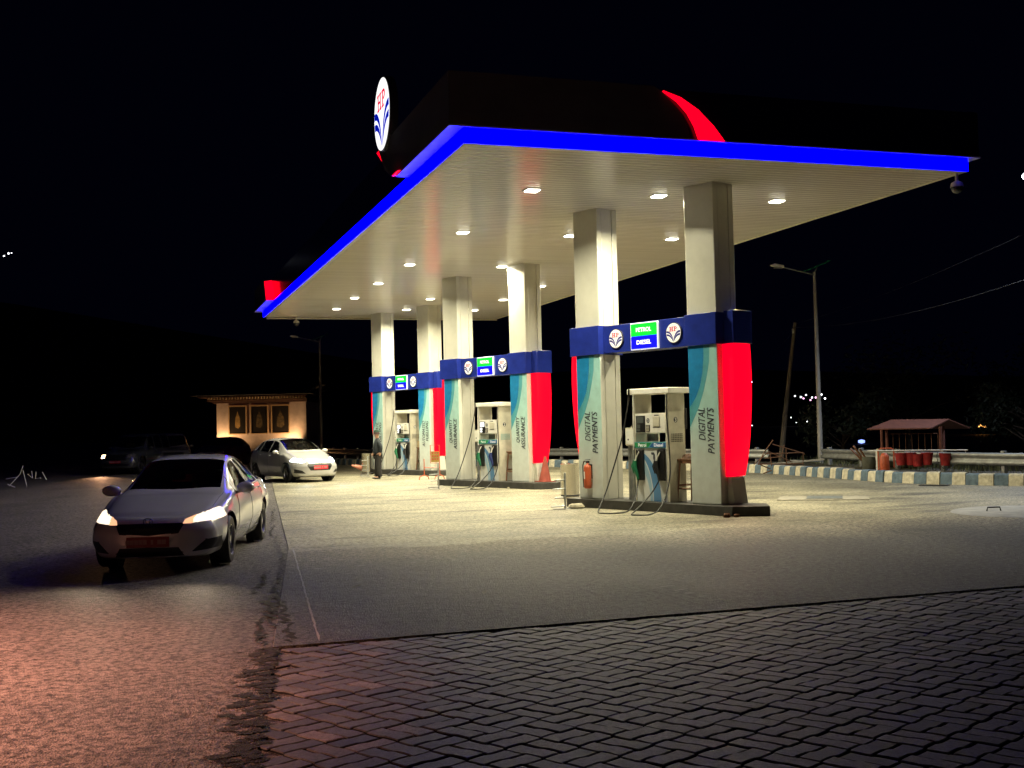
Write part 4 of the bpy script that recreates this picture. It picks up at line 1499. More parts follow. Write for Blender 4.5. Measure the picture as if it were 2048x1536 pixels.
HAT = dict(
    L=4.0, fa=.82, ra=3.38, r=.31, track=1.50, spokes=8, tw=.19,
    tab=[(0.00, .74, .73, .55, .64, .72, .78, .20),
         (0.12, .80, .79, .58, .70, .76, .82, .18),
         (0.45, .91, .885, .60, .79, .79, .86, .18),
         (0.80, .99, .965, .62, .86, .81, .87, .18),
         (1.05, 1.05, 1.02, .645, .91, .82, .87, .18),
         (1.40, 1.24, 1.16, .62, .94, .82, .87, .18),
         (1.75, 1.41, 1.33, .585, .96, .82, .87, .18),
         (2.05, 1.485, 1.41, .565, .98, .82, .87, .18),
         (2.60, 1.51, 1.435, .56, 1.0, .815, .87, .18),
         (3.20, 1.47, 1.39, .555, 1.03, .81, .87, .18),
         (3.60, 1.38, 1.28, .56, 1.05, .79, .865, .19),
         (3.90, 1.12, 1.09, .60, 1.02, .76, .85, .22),
         (4.00, 1.00, .97, .60, .95, .73, .83, .26)],
    shape=dict(plan=.30, rplan=.16, nose=.09, rake=.20, zc=.5),
    ws0=1.10, ws1=1.99, rw0=3.45, rw1=3.92,
    side=[(1.42, 1.85, 2.24, 2.20), (2.32, 2.28, 3.02, 2.98), (3.08, 3.04, 3.45, 3.28)],
    front=[('headlight', [(.48, .68), (.52, .78), (.86, .86), (.9, .84), (.88, .72), (.6, .66)], .6),
           ('grille', [(-.1, .40), (.36, .40), (.46, .56), (.42, .62), (-.1, .64)], .6),
           ('chrome_bar', [(-.1, .70), (.44, .72), (.44, .745), (-.1, .725)], .6),
           ('air_intake', [(.50, .30), (.78, .32), (.80, .46), (.6, .40)], .6)],
    rear=[('tail_light', [(.5, .92), (.9, .88), (.9, 1.06), (.55, 1.1)], 3.75)],
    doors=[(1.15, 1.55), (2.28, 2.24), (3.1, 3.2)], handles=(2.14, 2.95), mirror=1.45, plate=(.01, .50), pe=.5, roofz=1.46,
    hl=pm('headlight_cool', (.8, .9, .9), .2, emis=10, ecol=(.80, .97, 1)))
h2 = Vector((.303, -.955))
fr = Vector((.04, 22.17))
lft = Vector((-h2.y, h2.x))
fc2 = fr + lft * .76
ctr2 = fc2 - h2 * ((HAT['ra'] - HAT['fa']) / 2)
hatch, X2 = build_car('hatchback_car', 'silver grey hatchback with bright white headlights and red number plate behind the saloon', 'car', ctr2, h2, HAT, pm('silver_paint', (.50, .50, .50), .25, .25, coat=.8))
for sg in (1, -1):
    li = light('SPOT', 'headlamp_beam', hatch, (X2(0) + .15, sg * .66, .78), 40, (.8, .95, 1), .08, spot=R(80), blend=.8)
    aim(li, (X2(0) + 10, sg * .9, .3))

SUV = dict(
    L=4.3, fa=.8, ra=3.35, r=.36, track=1.5, tw=.22, spokes=6, darkwheel=True,
    tab=[(0.00, .86, .85, .60, .76, .74, .80, .28),
         (0.12, .95, .94, .64, .84, .78, .85, .26),
         (0.50, 1.03, 1.015, .66, .93, .80, .87, .26),
         (1.00, 1.09, 1.07, .68, 1.0, .82, .88, .26),
         (1.20, 1.13, 1.11, .70, 1.04, .83, .88, .26),
         (1.50, 1.42, 1.36, .68, 1.06, .83, .88, .26),
         (1.80, 1.68, 1.61, .66, 1.08, .83, .88, .26),
         (2.10, 1.76, 1.70, .655, 1.08, .83, .88, .26),
         (3.00, 1.78, 1.72, .65, 1.08, .83, .88, .26),
         (3.90, 1.75, 1.69, .65, 1.08, .82, .87, .28),
         (4.15, 1.62, 1.56, .66, 1.08, .81, .87, .30),
         (4.30, 1.10, 1.08, .66, 1.02, .78, .85, .34)],
    shape=dict(plan=.16, rplan=.10, nose=.07, rake=.05, zc=.6),
    ws0=1.24, ws1=1.78, rw0=4.08, rw1=4.28,
    side=[(1.5, 1.72, 2.2, 2.2), (2.28, 2.28, 3.05, 3.05), (3.13, 3.13, 3.95, 3.9)],
    front=[('headlight', [(.52, .72), (.52, .88), (.78, .88), (.78, .72)], .5),
           ('grille', [(-.1, .62), (.46, .62), (.46, .88), (-.1, .88)], .5),
           ('air_intake', [(-.1, .36), (.6, .36), (.6, .48), (-.1, .48)], .5)],
    doors=[(1.2, 1.3), (2.24, 2.24), (3.09, 3.09)], handles=(2.1, 2.95), mirror=1.5, plate=(.01, .55), pe=.0, roofz=1.72,
    hl=pm('headlight_off', (.25, .25, .25), .1, .5))
SUV['front'] = SUV['front']


# three unlit vehicles waiting in the dark on the left
def dark_paint(n, c):
    return pm(n, c, .2, .3, coat=.8)


SUV['one_lamp'] = -1
SUV['hl'] = pm('headlight_amber', (.9, .7, .4), .2, emis=8, ecol=(1, .62, .32))
SUV_OFF = dict(SUV, one_lamp=0, hl=pm('headlight_off', (.25, .25, .25), .1, .5), plate=(.01, .55))
hv = Vector((-.42, -.907)).normalized()
jeep, X3 = build_car('off_road_vehicle', 'dark boxy vehicle with one amber headlight glowing, farthest left of the parked row', 'car', (-4.75, 38.3), hv, SUV, dark_paint('dark_green_paint', (.07, .08, .08)))
li = light('SPOT', 'headlamp_beam', jeep, (X3(0) + .15, -.6, .8), 520, (1, .50, .25), .08, spot=R(30), blend=.9)
aim(li, (X3(0) + 4.6, 1.5, 0))
suv2, _ = build_car('off_road_vehicle', 'dark boxy vehicle with pale framed windscreen, behind the saloon roof', 'car', (-3.2, 40.6), Vector((.05, -1)).normalized(), SUV_OFF, dark_paint('dark_grey_paint', (.22, .21, .20)))
HAT_OFF = dict(HAT, hl=SUV_OFF['hl'], pe=0.0)
hat2, _ = build_car('hatchback_car', 'dark red small car half hidden in front of the shrine wall', 'car', (-.35, 45.6), Vector((-.5, -.86)).normalized(), HAT_OFF, dark_paint('dark_red_paint', (.09, .02, .02)))


# ------------------------------------------------------------------ small things on and round the islands
def isl(k, s_, t_, z=0):
    p = island_xy(k) + E1 * s_ + E2 * t_
    return (p.x, p.y, z)


def first_then(make, places, group):
    """places: (loc, rz, label)"""
    root = None
    for loc, rz, lab in places:
        if root is None:
            root = make(lab, loc, rz, group)
        else:
            dup(root, loc, rz, lab)


def mk_stool(lab, loc, rz, g):
    t = thing('stool', lab, 'stool', loc, rz, g)
    mb = MB()
    mb.box(-.23, .23, -.2, .2, .80, .835)
    mb.build('seat', m_wood, t, bev=.01)
    MB().prism([(-.2, .80), (.2, .80), (.12, .745), (-.12, .745)], -.19, -.165, 'y').build('apron', m_wood, t)
    MB().prism([(-.2, .80), (.2, .80), (.12, .745), (-.12, .745)], .165, .19, 'y').build('apron', m_wood, t)
    for a in (-1, 1):
        for b in (-1, 1):
            MB().tube([(a * .24, b * .21, 0), (a * .18, b * .16, .80)], [.024, .024], 4).build('leg', m_wood, t)
    MB().tube([(-.22, -.19, .26), (.22, -.19, .26)], .018, 4).tube([(-.22, .19, .26), (.22, .19, .26)], .018, 4).tube([(-.22, -.19, .32), (-.22, .19, .32)], .018, 4).tube([(.22, -.19, .32), (.22, .19, .32)], .018, 4).build('stretcher', m_wood, t)
    return t


first_then(mk_stool, [(isl(0, 2.08, .42, .181), ANG, 'high wooden stool with brown rag on it beside dispenser 3'),
                      (isl(1, 2.12, .42, .181), ANG, 'high wooden stool mostly hidden beside dispenser 2'),
                      (isl(2, 2.12, .42, .181), ANG, 'high wooden stool under a carton beside dispenser 1')], 'stools beside the dispensers')
mb = MB()
mb.lathe([(0, .09), (.05, .085), (.09, .06), (.12, .02), (.13, 0), (0, 0)], n=14)
for i, p in enumerate(mb.v):
    mb.v[i] = (p[0] * (1 + .25 * math.sin(i * 2.1)), p[1] * (1 + .2 * math.sin(i * 1.3)), p[2] * (1 + .15 * math.sin(i)))
o = mb.build('rag', pm('brown_cloth', (.12, .06, .035), .9, var=.4, vs=20), loc=isl(0, 2.02, .36, 1.018))
tag(o, 'crumpled brown rag on the stool nearest the viewer', 'rag')
o = MB().box(-.2, .2, -.17, .17, 0, .24).build('carton', pm('cardboard', (.42, .33, .20), .8, var=.25, vs=8), loc=isl(2, 2.12, .42, 1.018), bev=.006)
o.rotation_euler = (0, 0, ANG + .2)
tag(o, 'tan cardboard carton on the farthest stool', 'carton')


def mk_meter(lab, loc, rz, g):
    t = thing('meter_cabinet', lab, 'cabinet', loc, rz, g)
    MB().box(-.14, .14, -.1, .1, 1.10, 1.46).build('cabinet', m_cream, t, bev=.01)
    MB().box(-.12, .12, -.106, -.099, 1.13, 1.43).build('door', m_white, t, bev=.004)
    MB().lathe([(0, -.112), (.018, -.11), (.02, -.1)], (-.05, 0, 1.22), n=12, ax='y').build('lock', m_black, t)
    for x_ in (-.10, .02, .11):
        MB().box(x_ - .022, x_ + .022, -.05, .05, 0, 1.10).build('post', m_galv, t)
    MB().tube([(-.13, .08, 0), (-.13, .08, 1.5)], .012, 6).build('conduit', m_steel, t)
    return t


first_then(mk_meter, [(isl(0, .66, .25, .181), ANG, 'small cream cabinet on posts between the near left pillar and dispenser 3'),
                      (isl(1, .66, .25, .181), ANG, 'small cabinet on posts left of dispenser 2'),
                      (isl(2, .66, .25, .181), ANG, 'small cabinet on posts left of dispenser 1, behind the man')], 'cabinets beside the dispensers')


def mk_rack(lab, loc, rz, g):
    t = thing('steel_stand', lab, 'stand', loc, rz, g)
    MB().box(-.022, .022, -.012, .012, 0, .74).build('post', m_galv, t, bev=.004)
    for z_, l_ in ((.06, .30), (.24, .22), (.42, .26), (.60, .22)):
        MB().tube([(0, -.015, z_), (-l_, -.03, z_ - .01)], .014, 6).build('rung', m_galv, t)
    MB().box(-.26, .10, -.10, .10, 0, .015).build('foot', m_galv, t)
    return t


first_then(mk_rack, [((3.46, 4.98, 0), -.25, 'pale steel stand with four rungs at the end of the nearest island'),
                     ((3.24, 14.42, 0), -.25, 'pale steel stand with four rungs at the end of the middle island'),
                     ((3.24, 24.6, 0), -.25, 'pale steel stand with four rungs at the end of the farthest island')], 'steel stands at the island ends')


def mk_bin(lab, loc, rz, g):
    t = thing('steel_bin', lab, 'bin', loc, rz, g)
    MB().lathe([(.205, 0), (.215, .01), (.215, .80), (.222, .81), (.205, .815), (.20, .78), (.19, .1), (0, .1)], n=36).build('drum', m_steel, t, smooth=40)
    MB().lathe([(.19, .70), (.18, .755), (.08, .77), (0, .765)], n=18).build('liner', pm('bin_liner', (.25, .22, .18), .6, var=.5, vs=12), t, smooth=60)
    MB().lathe([(.218, .05), (.222, .06), (.222, .08), (.218, .09)], n=36).build('band', m_dgrey, t)
    return t


first_then(mk_bin, [((4.78, 8.1, 0), 0, 'shiny dented steel bin behind the near left pillar'),
                    ((3.62, 26.6, 0), .6, 'shiny steel bin left of the standing man')], 'steel bins')

# fire extinguisher on the near left pillar
e = isl(0, -.36, -.10)
t = thing('fire_extinguisher', 'orange red fire extinguisher hung on the near left pillar', 'extinguisher', e, ANG)
MB().lathe([(0, .40), (.06, .40), (.078, .42), (.08, .50), (.08, .82), (.07, .87), (.03, .90), (.025, .93), (0, .93)], n=28).build('cylinder', m_orange, t, smooth=50)
MB().box(-.012, .012, -.03, .05, .93, .97).box(-.01, .01, -.06, .08, .985, 1.0).build('valve_handle', m_black, t, bev=.003)
MB().tube([(-.02, 0, .95), (-.09, -.01, .96), (-.13, -.01, .88), (-.125, -.01, .6), (-.11, -.01, .42)], .011, 8).build('hose', m_rubber, t)
MB().lathe([(.081, .60), (.0815, .61), (.0815, .74), (.081, .75)], n=20, a0=-2.4, a1=-1.5).build('label_sticker', m_white, t)
MB().box(-.05, .05, .08, .1, .60, .9).build('wall_bracket', m_dgrey, t)


def blockstone(name, loc, sc, seed, lab, cat, m, rz=0):
    r_ = random.Random(seed)
    mb = MB()
    n = 10
    prof = [(0, 0), (.8, 0), (1, .3), (.95, .75), (.7, 1), (0, 1.02)]
    mb.lathe(prof, n=n)
    for i, p in enumerate(mb.v):
        k = 1 + r_.uniform(-.16, .16)
        mb.v[i] = (p[0] * sc[0] * k, p[1] * sc[1] * k, p[2] * sc[2] * (1 + r_.uniform(-.08, .08)))
    o = mb.build(name, m, smooth=25, loc=loc)
    o.rotation_euler = (0, 0, rz)
    return tag(o, lab, cat)


m_pale = pm('pale_stone', (.42, .38, .28), .85, var=.4, vs=12, bump=.5, bs=20)
blockstone('stone', (3.68, 4.95, 0), (.16, .09, .10), 3, 'long pale stone against the left end of the nearest island', 'stone', m_pale, -.3)
blockstone('stone', (5.12, 1.22, 0), (.07, .05, .07), 5, 'small brown stone at the near corner of the nearest island, left of the pair', 'stone', m_rust)
blockstone('stone', (5.30, 1.18, 0), (.06, .05, .06), 8, 'small brown stone at the near corner of the nearest island, right of the pair', 'stone', m_rust)
blockstone('stone', (4.93, 13.2, 0), (.05, .04, .04), 9, 'tiny stone in front of the middle island', 'stone', m_pale)


def cone(lab, loc, rot, mat_, h=.70, r=.17):
    t = thing('traffic_cone', lab, 'traffic cone', loc)
    t.rotation_euler = rot
    MB().lathe([(r, .02), (.028, h), (.02, h), (r - .012, .02)], n=26).build('cone_body', mat_, t, smooth=60)
    MB().box(-r * 1.25, r * 1.25, -r * 1.25, r * 1.25, 0, .025).build('base', mat_, t, bev=.01)
    return t


m_cone = pm('faded_cone', (.34, .07, .045), .7, var=.3, vs=6)
cone('faded red traffic cone standing at the near end of the middle island', isl(1, 3.45, .30, .181), (0, .03, .3), m_cone)
lc = cone('pinkish traffic cone lying on its side behind the man', isl(2, -.55, -.42, .20), (0, R(-75), ANG + 1.25), pm('pink_cone', (.55, .22, .15), .7, var=.3, vs=6), .62, .15)

# red hand trolley with a small board
t = thing('sign_trolley', 'thin red tubular stand with small yellow board left of the middle island', 'sign stand', (4.60, 20.3, 0), -.35)
for x_ in (-.30, .22):
    MB().tube([(x_ - .16, -.14, .0), (x_ - .14, -.1, .10), (x_, 0, .16), (x_ + .12, .1, .1), (x_ + .14, .14, 0)], .016, 6).build('foot', m_orange, t)
MB().tube([(-.30, 0, .15), (-.30, 0, .70)], .016, 6).tube([(.22, 0, .15), (.22, 0, 1.15), (-.08, 0, 1.15), (-.08, 0, .55), (.22, 0, .55)], .014, 6).tube([(-.30, 0, .4), (.22, 0, .4)], .014, 6).build('frame', m_orange, t)
bd_ = MB().box(-.06, .21, -.015, .005, .58, .94).build('board', pm('board_yellow', (.30, .20, .04), .6, var=.4, vs=10), t)
mb = MB()
for z_ in (.86, .76, .66):
    for x_ in (-.03, .05, .13):
        mb.box(x_, x_ + .055, -.018, -.0155, z_, z_ + .045)
mb.build('board_marks', pm('board_red', (.3, .02, .01), .6), bd_)


# cameras
def mk_cam(lab, loc, rz, g):
    t = thing('security_camera', lab, 'camera', loc, rz, g)
    MB().tube([(0, 0, 0), (0, 0, -.16)], .028, 10).build('stem', m_cream, t)
    MB().lathe([(.03, -.15), (.10, -.19), (.12, -.25), (.12, -.27)], n=24).build('housing', m_cream, t, smooth=60)
    MB().lathe([(.112, -.27), (.105, -.32), (.07, -.37), (0, -.39)], n=24).build('dome', m_glass, t, smooth=60)
    return t


first_then(mk_cam, [((1.2, 28.0, H - .01), 0, 'pale dome camera hanging at the far left corner of the canopy'),
                    ((LX - .12, .16, H - .0), .5, 'dark dome camera hanging at the right corner of the canopy')], 'dome cameras')

# manholes
t = thing('inspection_cover', 'rectangular inspection cover with raised concrete frame, behind the nearest island', 'inspection cover', (9.2, 4.35, .003), -.6)
MB().box(-.95, .95, -.55, .55, 0, .018).build('frame', pm('cover_concrete', (.28, .26, .21), .85, var=.4, vs=5), t, bev=.006)
MB().box(-.35, .4, -.33, .40, .019, .03).build('plate', pm('cover_plate', (.14, .16, .17), .6, .3, var=.4, vs=7), t, bev=.004)
t = thing('manhole_cover', 'large pale round manhole cover with a bent handle, far right of the forecourt', 'manhole cover', (10.0, -.80, .003), 0)
MB().lathe([(0, .02), (1.25, .02), (1.28, .012), (1.3, 0)], n=48).build('lid', pm('manhole_paint', (.33, .34, .37), .7, var=.4, vs=3), t, smooth=30)
MB().tube([(-.62, .33, .02), (-.60, .33, .085), (-.38, .28, .085), (-.36, .28, .02)], .014, 8).build('handle', m_dgrey, t)

# ------------------------------------------------------------------ beyond the kerb
def offset_path(P, d):
    out = []
    for i in range(len(P)):
        t_ = (P[min(i + 1, len(P) - 1)] - P[max(i - 1, 0)]).normalized()
        out.append(P[i] + Vector((-t_.y, t_.x, 0)) * d)
    return out


def guardrail(P, lab, post_every=6):
    t = thing('guardrail', lab, 'guardrail', (P[0].x, P[0].y, 0), 0, 'guardrails behind the kerb')
    o0 = P[0]
    prof = [(0, .40), (.05, .43), (.05, .49), (0, .53), (-.01, .56), (0, .59), (.05, .63), (.05, .69), (0, .72)]
    vs = []
    for i, p in enumerate(P):
        t_ = (P[min(i + 1, len(P) - 1)] - P[max(i - 1, 0)]).normalized()
        nn = Vector((t_.y, -t_.x, 0))
        for d, z_ in prof:
            q = p - o0 + nn * (d + .08)
            vs.append((q.x, q.y, z_))
    n = len(prof)
    fs = [(i * n + j, i * n + j + 1, (i + 1) * n + j + 1, (i + 1) * n + j) for i in range(len(P) - 1) for j in range(n - 1)]
    mb = MB().add(vs, fs)
    o = mb.build('beam', m_galv, t, smooth=60)
    sm = o.modifiers.new('thickness', 'SOLIDIFY')
    sm.thickness = .006
    for i in range(1, len(P), post_every):
        q = P[i] - o0
        MB().box(q.x - .06, q.x + .06, q.y - .06, q.y + .06, -.3, .78).build('post', m_galv, t, bev=.006)
    return t


off = offset_path(KS, 1.5)
iL = min(range(len(off)), key=lambda i: (off[i] - Vector((16.55, 17.4, 0))).length)
RR = resample([(16.95, 16.0), (16.75, 14.2), (16.5, 12.2), (16.4, 10.6), (16.45, 8.6), (16.75, 6.6), (17.8, 4.6), (20, 2), (24, -1.5)], .33)
guardrail(off[3:iL], 'long steel guardrail behind the kerb, from the far left up to the tall lamp post')
guardrail(RR, 'steel guardrail behind the kerb on the right of the tall lamp post')


def mk_lamp(lab, loc, rz, g):
    t = thing('street_lamp', lab, 'street lamp', loc, rz, g)
    MB().tube([(0, 0, -.3), (0, 0, 2.2), (0, 0, 6.95)], [.10, .085, .055], 14).build('pole', pm('lamp_pole', (.46, .43, .37), .5, .2, var=.4, vs=2, stretch=(3, 3, .8)), t)
    MB().tube([(0, 0, 6.85), (-.35, 0, 6.93), (-1.25, .0, 7.12)], [.035, .03, .025], 8).build('arm', m_galv, t)
    MB().prism([(-1.2, 7.08), (-1.62, 7.15), (-1.66, 7.19), (-1.55, 7.23), (-1.2, 7.17)], -.10, .10, 'y').build('lamp_head', m_white, t, bev=.01)
    MB().box(-1.52, -1.27, -.08, .08, 7.07, 7.10).build('lens', pm('lens_off', (.3, .3, .28), .2), t)
    MB().tube([(0, 0, 6.9), (.1, 0, 7.12)], .03, 8).build('panel_bracket', m_galv, t)
    mb = MB().box(-.42, .42, -.3, .3, -.015, .015)
    mb.xf(Matrix.Translation((.08, 0, 7.16)) @ Matrix.Rotation(R(-22), 4, 'Y'))
    mb.build('solar_panel', pm('solar_green_glint', (.02, .42, .14), .3, 0, var=.6, vs=14), t)  # green reflected light painted in as the panel's base colour
    return t


lam = mk_lamp('tall street lamp post with solar panel right of the pump islands, unlit', (18.16, 18.08, 0), R(171), 'solar street lamps')
lam.rotation_euler = (0, 0, R(-6))
l2 = dup(lam, (4.77, 45.0, 0), R(-3), 'distant thin street lamp post right of the lit wall, unlit')
l2.scale = (.95, .95, .95)

# leaning timber pole with wires
t = thing('leaning_pole', 'leaning weathered timber pole behind the guardrail with wires at its top', 'pole', (20.72, 24.91, 0))
MB().tube([(-.05, 0, -.4), (.20, -.13, 2.0), (.64, -.39, 5.75)], [.12, .10, .065], 10).build('pole', pm('grey_timber', (.30, .25, .18), .85, var=.5, vs=4, stretch=(5, 5, .7)), t)
MB().box(.50, .56, -.42, -.36, 5.3, 5.5).tube([(.56, -.4, 5.4), (.5, -.4, 5.4)], .04, 8).build('insulator', m_white, t)


def wire(a, b, sag, lab, r=.012):
    a, b = Vector(a), Vector(b)
    mb = MB()
    mb.tube([a.lerp(b, k / 30) - Vector((0, 0, sag * 4 * (k / 30) * (1 - k / 30))) for k in range(31)], r, 5)
    o = mb.build('overhead_wire', m_dgrey)
    tag(o, lab, 'wire', 'overhead wires')


wire((21.3, 24.5, 5.55), (15.5, .9, 5.6), .55, 'brighter sagging wire running right from the leaning pole', .010)
wire((21.36, 24.5, 5.7), (15.6, .9, 6.9), .3, 'faint upper wire running right from the leaning pole', .004)
wire((21.3, 24.5, 5.4), (28.2, 42.6, 3.6), .2, 'faint stay wire slanting left from the leaning pole', .005)

# broken metal frame thrown on the verge
t = thing('scrap_metal', 'tangle of bent rusty metal frame on the verge left of the tall lamp post', 'metal frame', (14.6, 15.2, 0))
bb = Vector((14.6, 15.2, 0))
for pts in ([(14.51, 15.16, 1.08), (14.23, 15.27, .69), (14.04, 15.34, .30)], [(14.49, 15.17, .95), (15.17, 14.95, .72), (15.45, 14.86, .62)], [(14.25, 15.26, .64), (15.41, 14.87, .66), (15.41, 14.89, .25)],
            [(14.04, 15.34, .32), (15.41, 14.89, .30)], [(14.45, 15.21, .25), (14.47, 15.3, .66)], [(14.91, 15.05, .28), (14.9, 15.04, .8)], [(14.26, 15.26, .5), (14.7, 15.0, .55), (15.0, 15.3, .9)], [(14.1, 15.7, .3), (14.6, 15.6, .7), (15.3, 15.4, .35)]):
    MB().tube([Vector(p) - bb for p in pts], .018, 6).build('bar', m_rust, t)
for p0, p1 in (((-.4, .1, .02), (.5, -.2, .33)), ((.2, .1, .02), (-.45, .2, .3))):
    MB().tube([p0, p1], .018, 6).build('bar', m_rust, t)
o = MB().box(-.9, .9, -.12, .12, 0, .05).build('plank', m_pale, loc=(15.6, 15.6, .31))
o.rotation_euler = (0, -.08, -.5)
tag(o, 'long pale plank lying on the verge beside the bent metal frame', 'plank')
o = MB().box(-.5, .5, -.25, .25, 0, .03).build('sheet_scrap', m_galv, loc=(16.6, 16.6, .3))
o.rotation_euler = (.05, .05, .3)
tag(o, 'thin grey sheet scrap lying left of the foot of the tall lamp post', 'scrap')
sheet('verge', [(p.x + .2, p.y) for p in KS[10:]] + [(p.x, p.y) for p in offset_path(KS, 3.2)[10:][::-1]], .2, m_dirt)


# fire point: little roofed shelter with red buckets
t = thing('fire_point_shelter', 'low rusty pitched roof shelter on posts behind the guardrail, holding fire buckets', 'shelter', (17.2, 11.9, 0))
b0 = Vector((17.2, 11.9, 0))
A_, B_, C_, D_, E_, F_ = [Vector(p) - b0 for p in ((15.73, 11.9, 1.36), (16.87, 10.46, 1.36), (17.17, 12.67, 1.62), (18.38, 11.53, 1.60), (18.6, 13.5, 1.32), (19.81, 12.33, 1.31))]
mb = MB()
th_ = Vector((0, 0, .03))
mb.add([A_, B_, D_, C_, A_ + th_, B_ + th_, D_ + th_, C_ + th_], [(0, 1, 2, 3), (7, 6, 5, 4), (0, 4, 5, 1), (1, 5, 6, 2), (2, 6, 7, 3), (3, 7, 4, 0)])
mb.add([C_, D_, F_, E_, C_ + th_, D_ + th_, F_ + th_, E_ + th_], [(0, 1, 2, 3), (7, 6, 5, 4), (0, 4, 5, 1), (1, 5, 6, 2), (2, 6, 7, 3), (3, 7, 4, 0)])
mb.build('roof', pm('roof_rust', (.17, .055, .035), .7, .1, var=.5, vs=3, stretch=(6, 1, 1), bump=.3, bs=6), t, smooth=0)
for (x_, y_) in ((16.42, 11.9), (16.75, 12.6), (17.27, 10.56), (18.2, 11.6)):
    MB().tube([(x_ - b0.x, y_ - b0.y, -.3), (x_ - b0.x, y_ - b0.y, 1.42)], .045, 8).build('post', pm('shelter_post', (.20, .07, .05), .7, var=.4, vs=6), t)
mb = MB()
for k in range(9):
    p = Vector((16.45, 11.95, 0)).lerp(Vector((17.25, 10.65, 0)), k / 8) - b0
    mb.tube([(p.x, p.y, .72), (p.x, p.y, 1.22)], .008, 5)
a, b = Vector((16.45, 11.95, 1.22)) - b0, Vector((17.25, 10.65, 1.22)) - b0
mb.tube([a, b], .012, 5)
mb.build('grille', m_rust, t)
# rod and buckets
o = MB().tube([(14.55, 10.25, .80), (15.82, 9.42, .79), (16.75, 8.80, .775)], .014, 6).tube([(14.75, 10.12, .8), (14.75, 10.12, .0)], .02, 6).tube([(16.7, 8.84, .78), (16.72, 8.86, .3), (16.5, 8.8, 0)], .01, 6).build('bucket_rail', m_white)
tag(o, 'thin pale rail that carries the red fire buckets', 'rail')


def mk_bucket(lab, loc, rz, g):
    t = thing('fire_bucket', lab, 'bucket', loc, rz, g)
    MB().lathe([(0, -.39), (.115, -.39), (.165, -.06), (.172, -.05), (.16, -.06), (.11, -.37), (0, -.37)], n=26).build('pail', m_red, t, smooth=50)
    MB().tube([(-.165, 0, -.06), (-.12, 0, .0), (0, 0, .03), (.12, 0, .0), (.165, 0, -.06)], .006, 6).build('handle', m_dgrey, t)
    return t


first_then(mk_bucket, [((15.30, 9.78, .775), .3, 'red fire bucket, leftmost on the rail, hanging straight'),
                       ((15.53, 9.66, .775), .9, 'red fire bucket, second from left, partly behind its neighbours'),
                       ((15.63, 9.50, .74), .2, 'red fire bucket, third from left, hanging lowest'),
                       ((15.86, 9.38, .775), .5, 'red fire bucket, fourth from left, widest looking'),
                       ((16.22, 9.08, .75), .4, 'red fire bucket, rightmost, hanging apart from the other four')], 'red fire buckets on the rail')
t = thing('wheeled_extinguisher', 'orange red trolley extinguisher with curved handle left of the fire buckets', 'extinguisher', (15.25, 10.45, 0), -.6)
MB().lathe([(0, .12), (.11, .12), (.13, .16), (.13, .6), (.08, .7), (0, .72)], n=20).build('cylinder', m_orange, t, smooth=50)
MB().tube([(-.16, .12, .1), (-.16, .12, .78), (-.1, .12, .84), (.2, .12, .84), (.26, .12, .78), (.26, .12, .3)], .022, 8).build('handle', m_orange, t)
for sg in (-1, 1):
    MB().lathe([(0, -.02), (.11, -.02), (.12, 0), (.11, .02), (0, .02)], (0, .14 + 0 * sg, .12), n=18, ax='x').xf(Matrix.Translation((sg * .17, 0, 0))).build('wheel', m_rubber, t)
o = MB().box(-.07, .07, -.05, .05, 0, .62).build('marker_post', pm('marker_cream', (.50, .44, .26), .8, var=.4, vs=9), loc=(15.45, 10.95, .2), bev=.01)
tag(o, 'short cream marker post between the barrel and the trolley extinguisher', 'post')
t = thing('barrel', 'small dark barrel holding old planks, left of the fire buckets', 'barrel', (15.75, 11.9, .2))
MB().lathe([(0, 0), (.17, 0), (.20, .12), (.205, .22), (.19, .36), (.17, .36), (.16, .1), (0, .1)], n=24).build('drum', pm('barrel_green', (.10, .10, .07), .8, var=.4, vs=6), t, smooth=50)
for k, (a, b) in enumerate((((-.05, 0, .1), (-.42, .28, .62)), ((0, .05, .1), (-.30, .3, .70)), ((.05, 0, .1), (-.15, .2, .6)))):
    o = MB().tube([(15.75 + a[0], 11.9 + a[1], .2 + a[2]), (15.75 + b[0], 11.9 + b[1], .2 + b[2])], .03, 4).build('plank', m_wood)
    tag(o, 'old plank leaning out of the barrel, %s of three' % ('longest and lowest', 'middle', 'shortest and steepest')[k], 'plank', 'planks in the barrel')
o = MB().tube([(16.35 + .26 * math.cos(a), 9.25 + .1 * math.sin(a), .52 + .28 * math.sin(a)) for a in np.linspace(0, 2 * PI, 26)], .010, 5, cap=False).build('wire_hoop', m_dgrey)
tag(o, 'thin dark hoop of cable hanging round the rightmost bucket', 'cable')
o = MB().box(-.35, .35, -.12, .12, 0, .02).build('flat_scrap', m_black, loc=(13.9, 6.65, .004))
o.rotation_euler = (0, 0, -.9)
tag(o, 'flat dark scrap lying on the ground against the kerb', 'scrap')


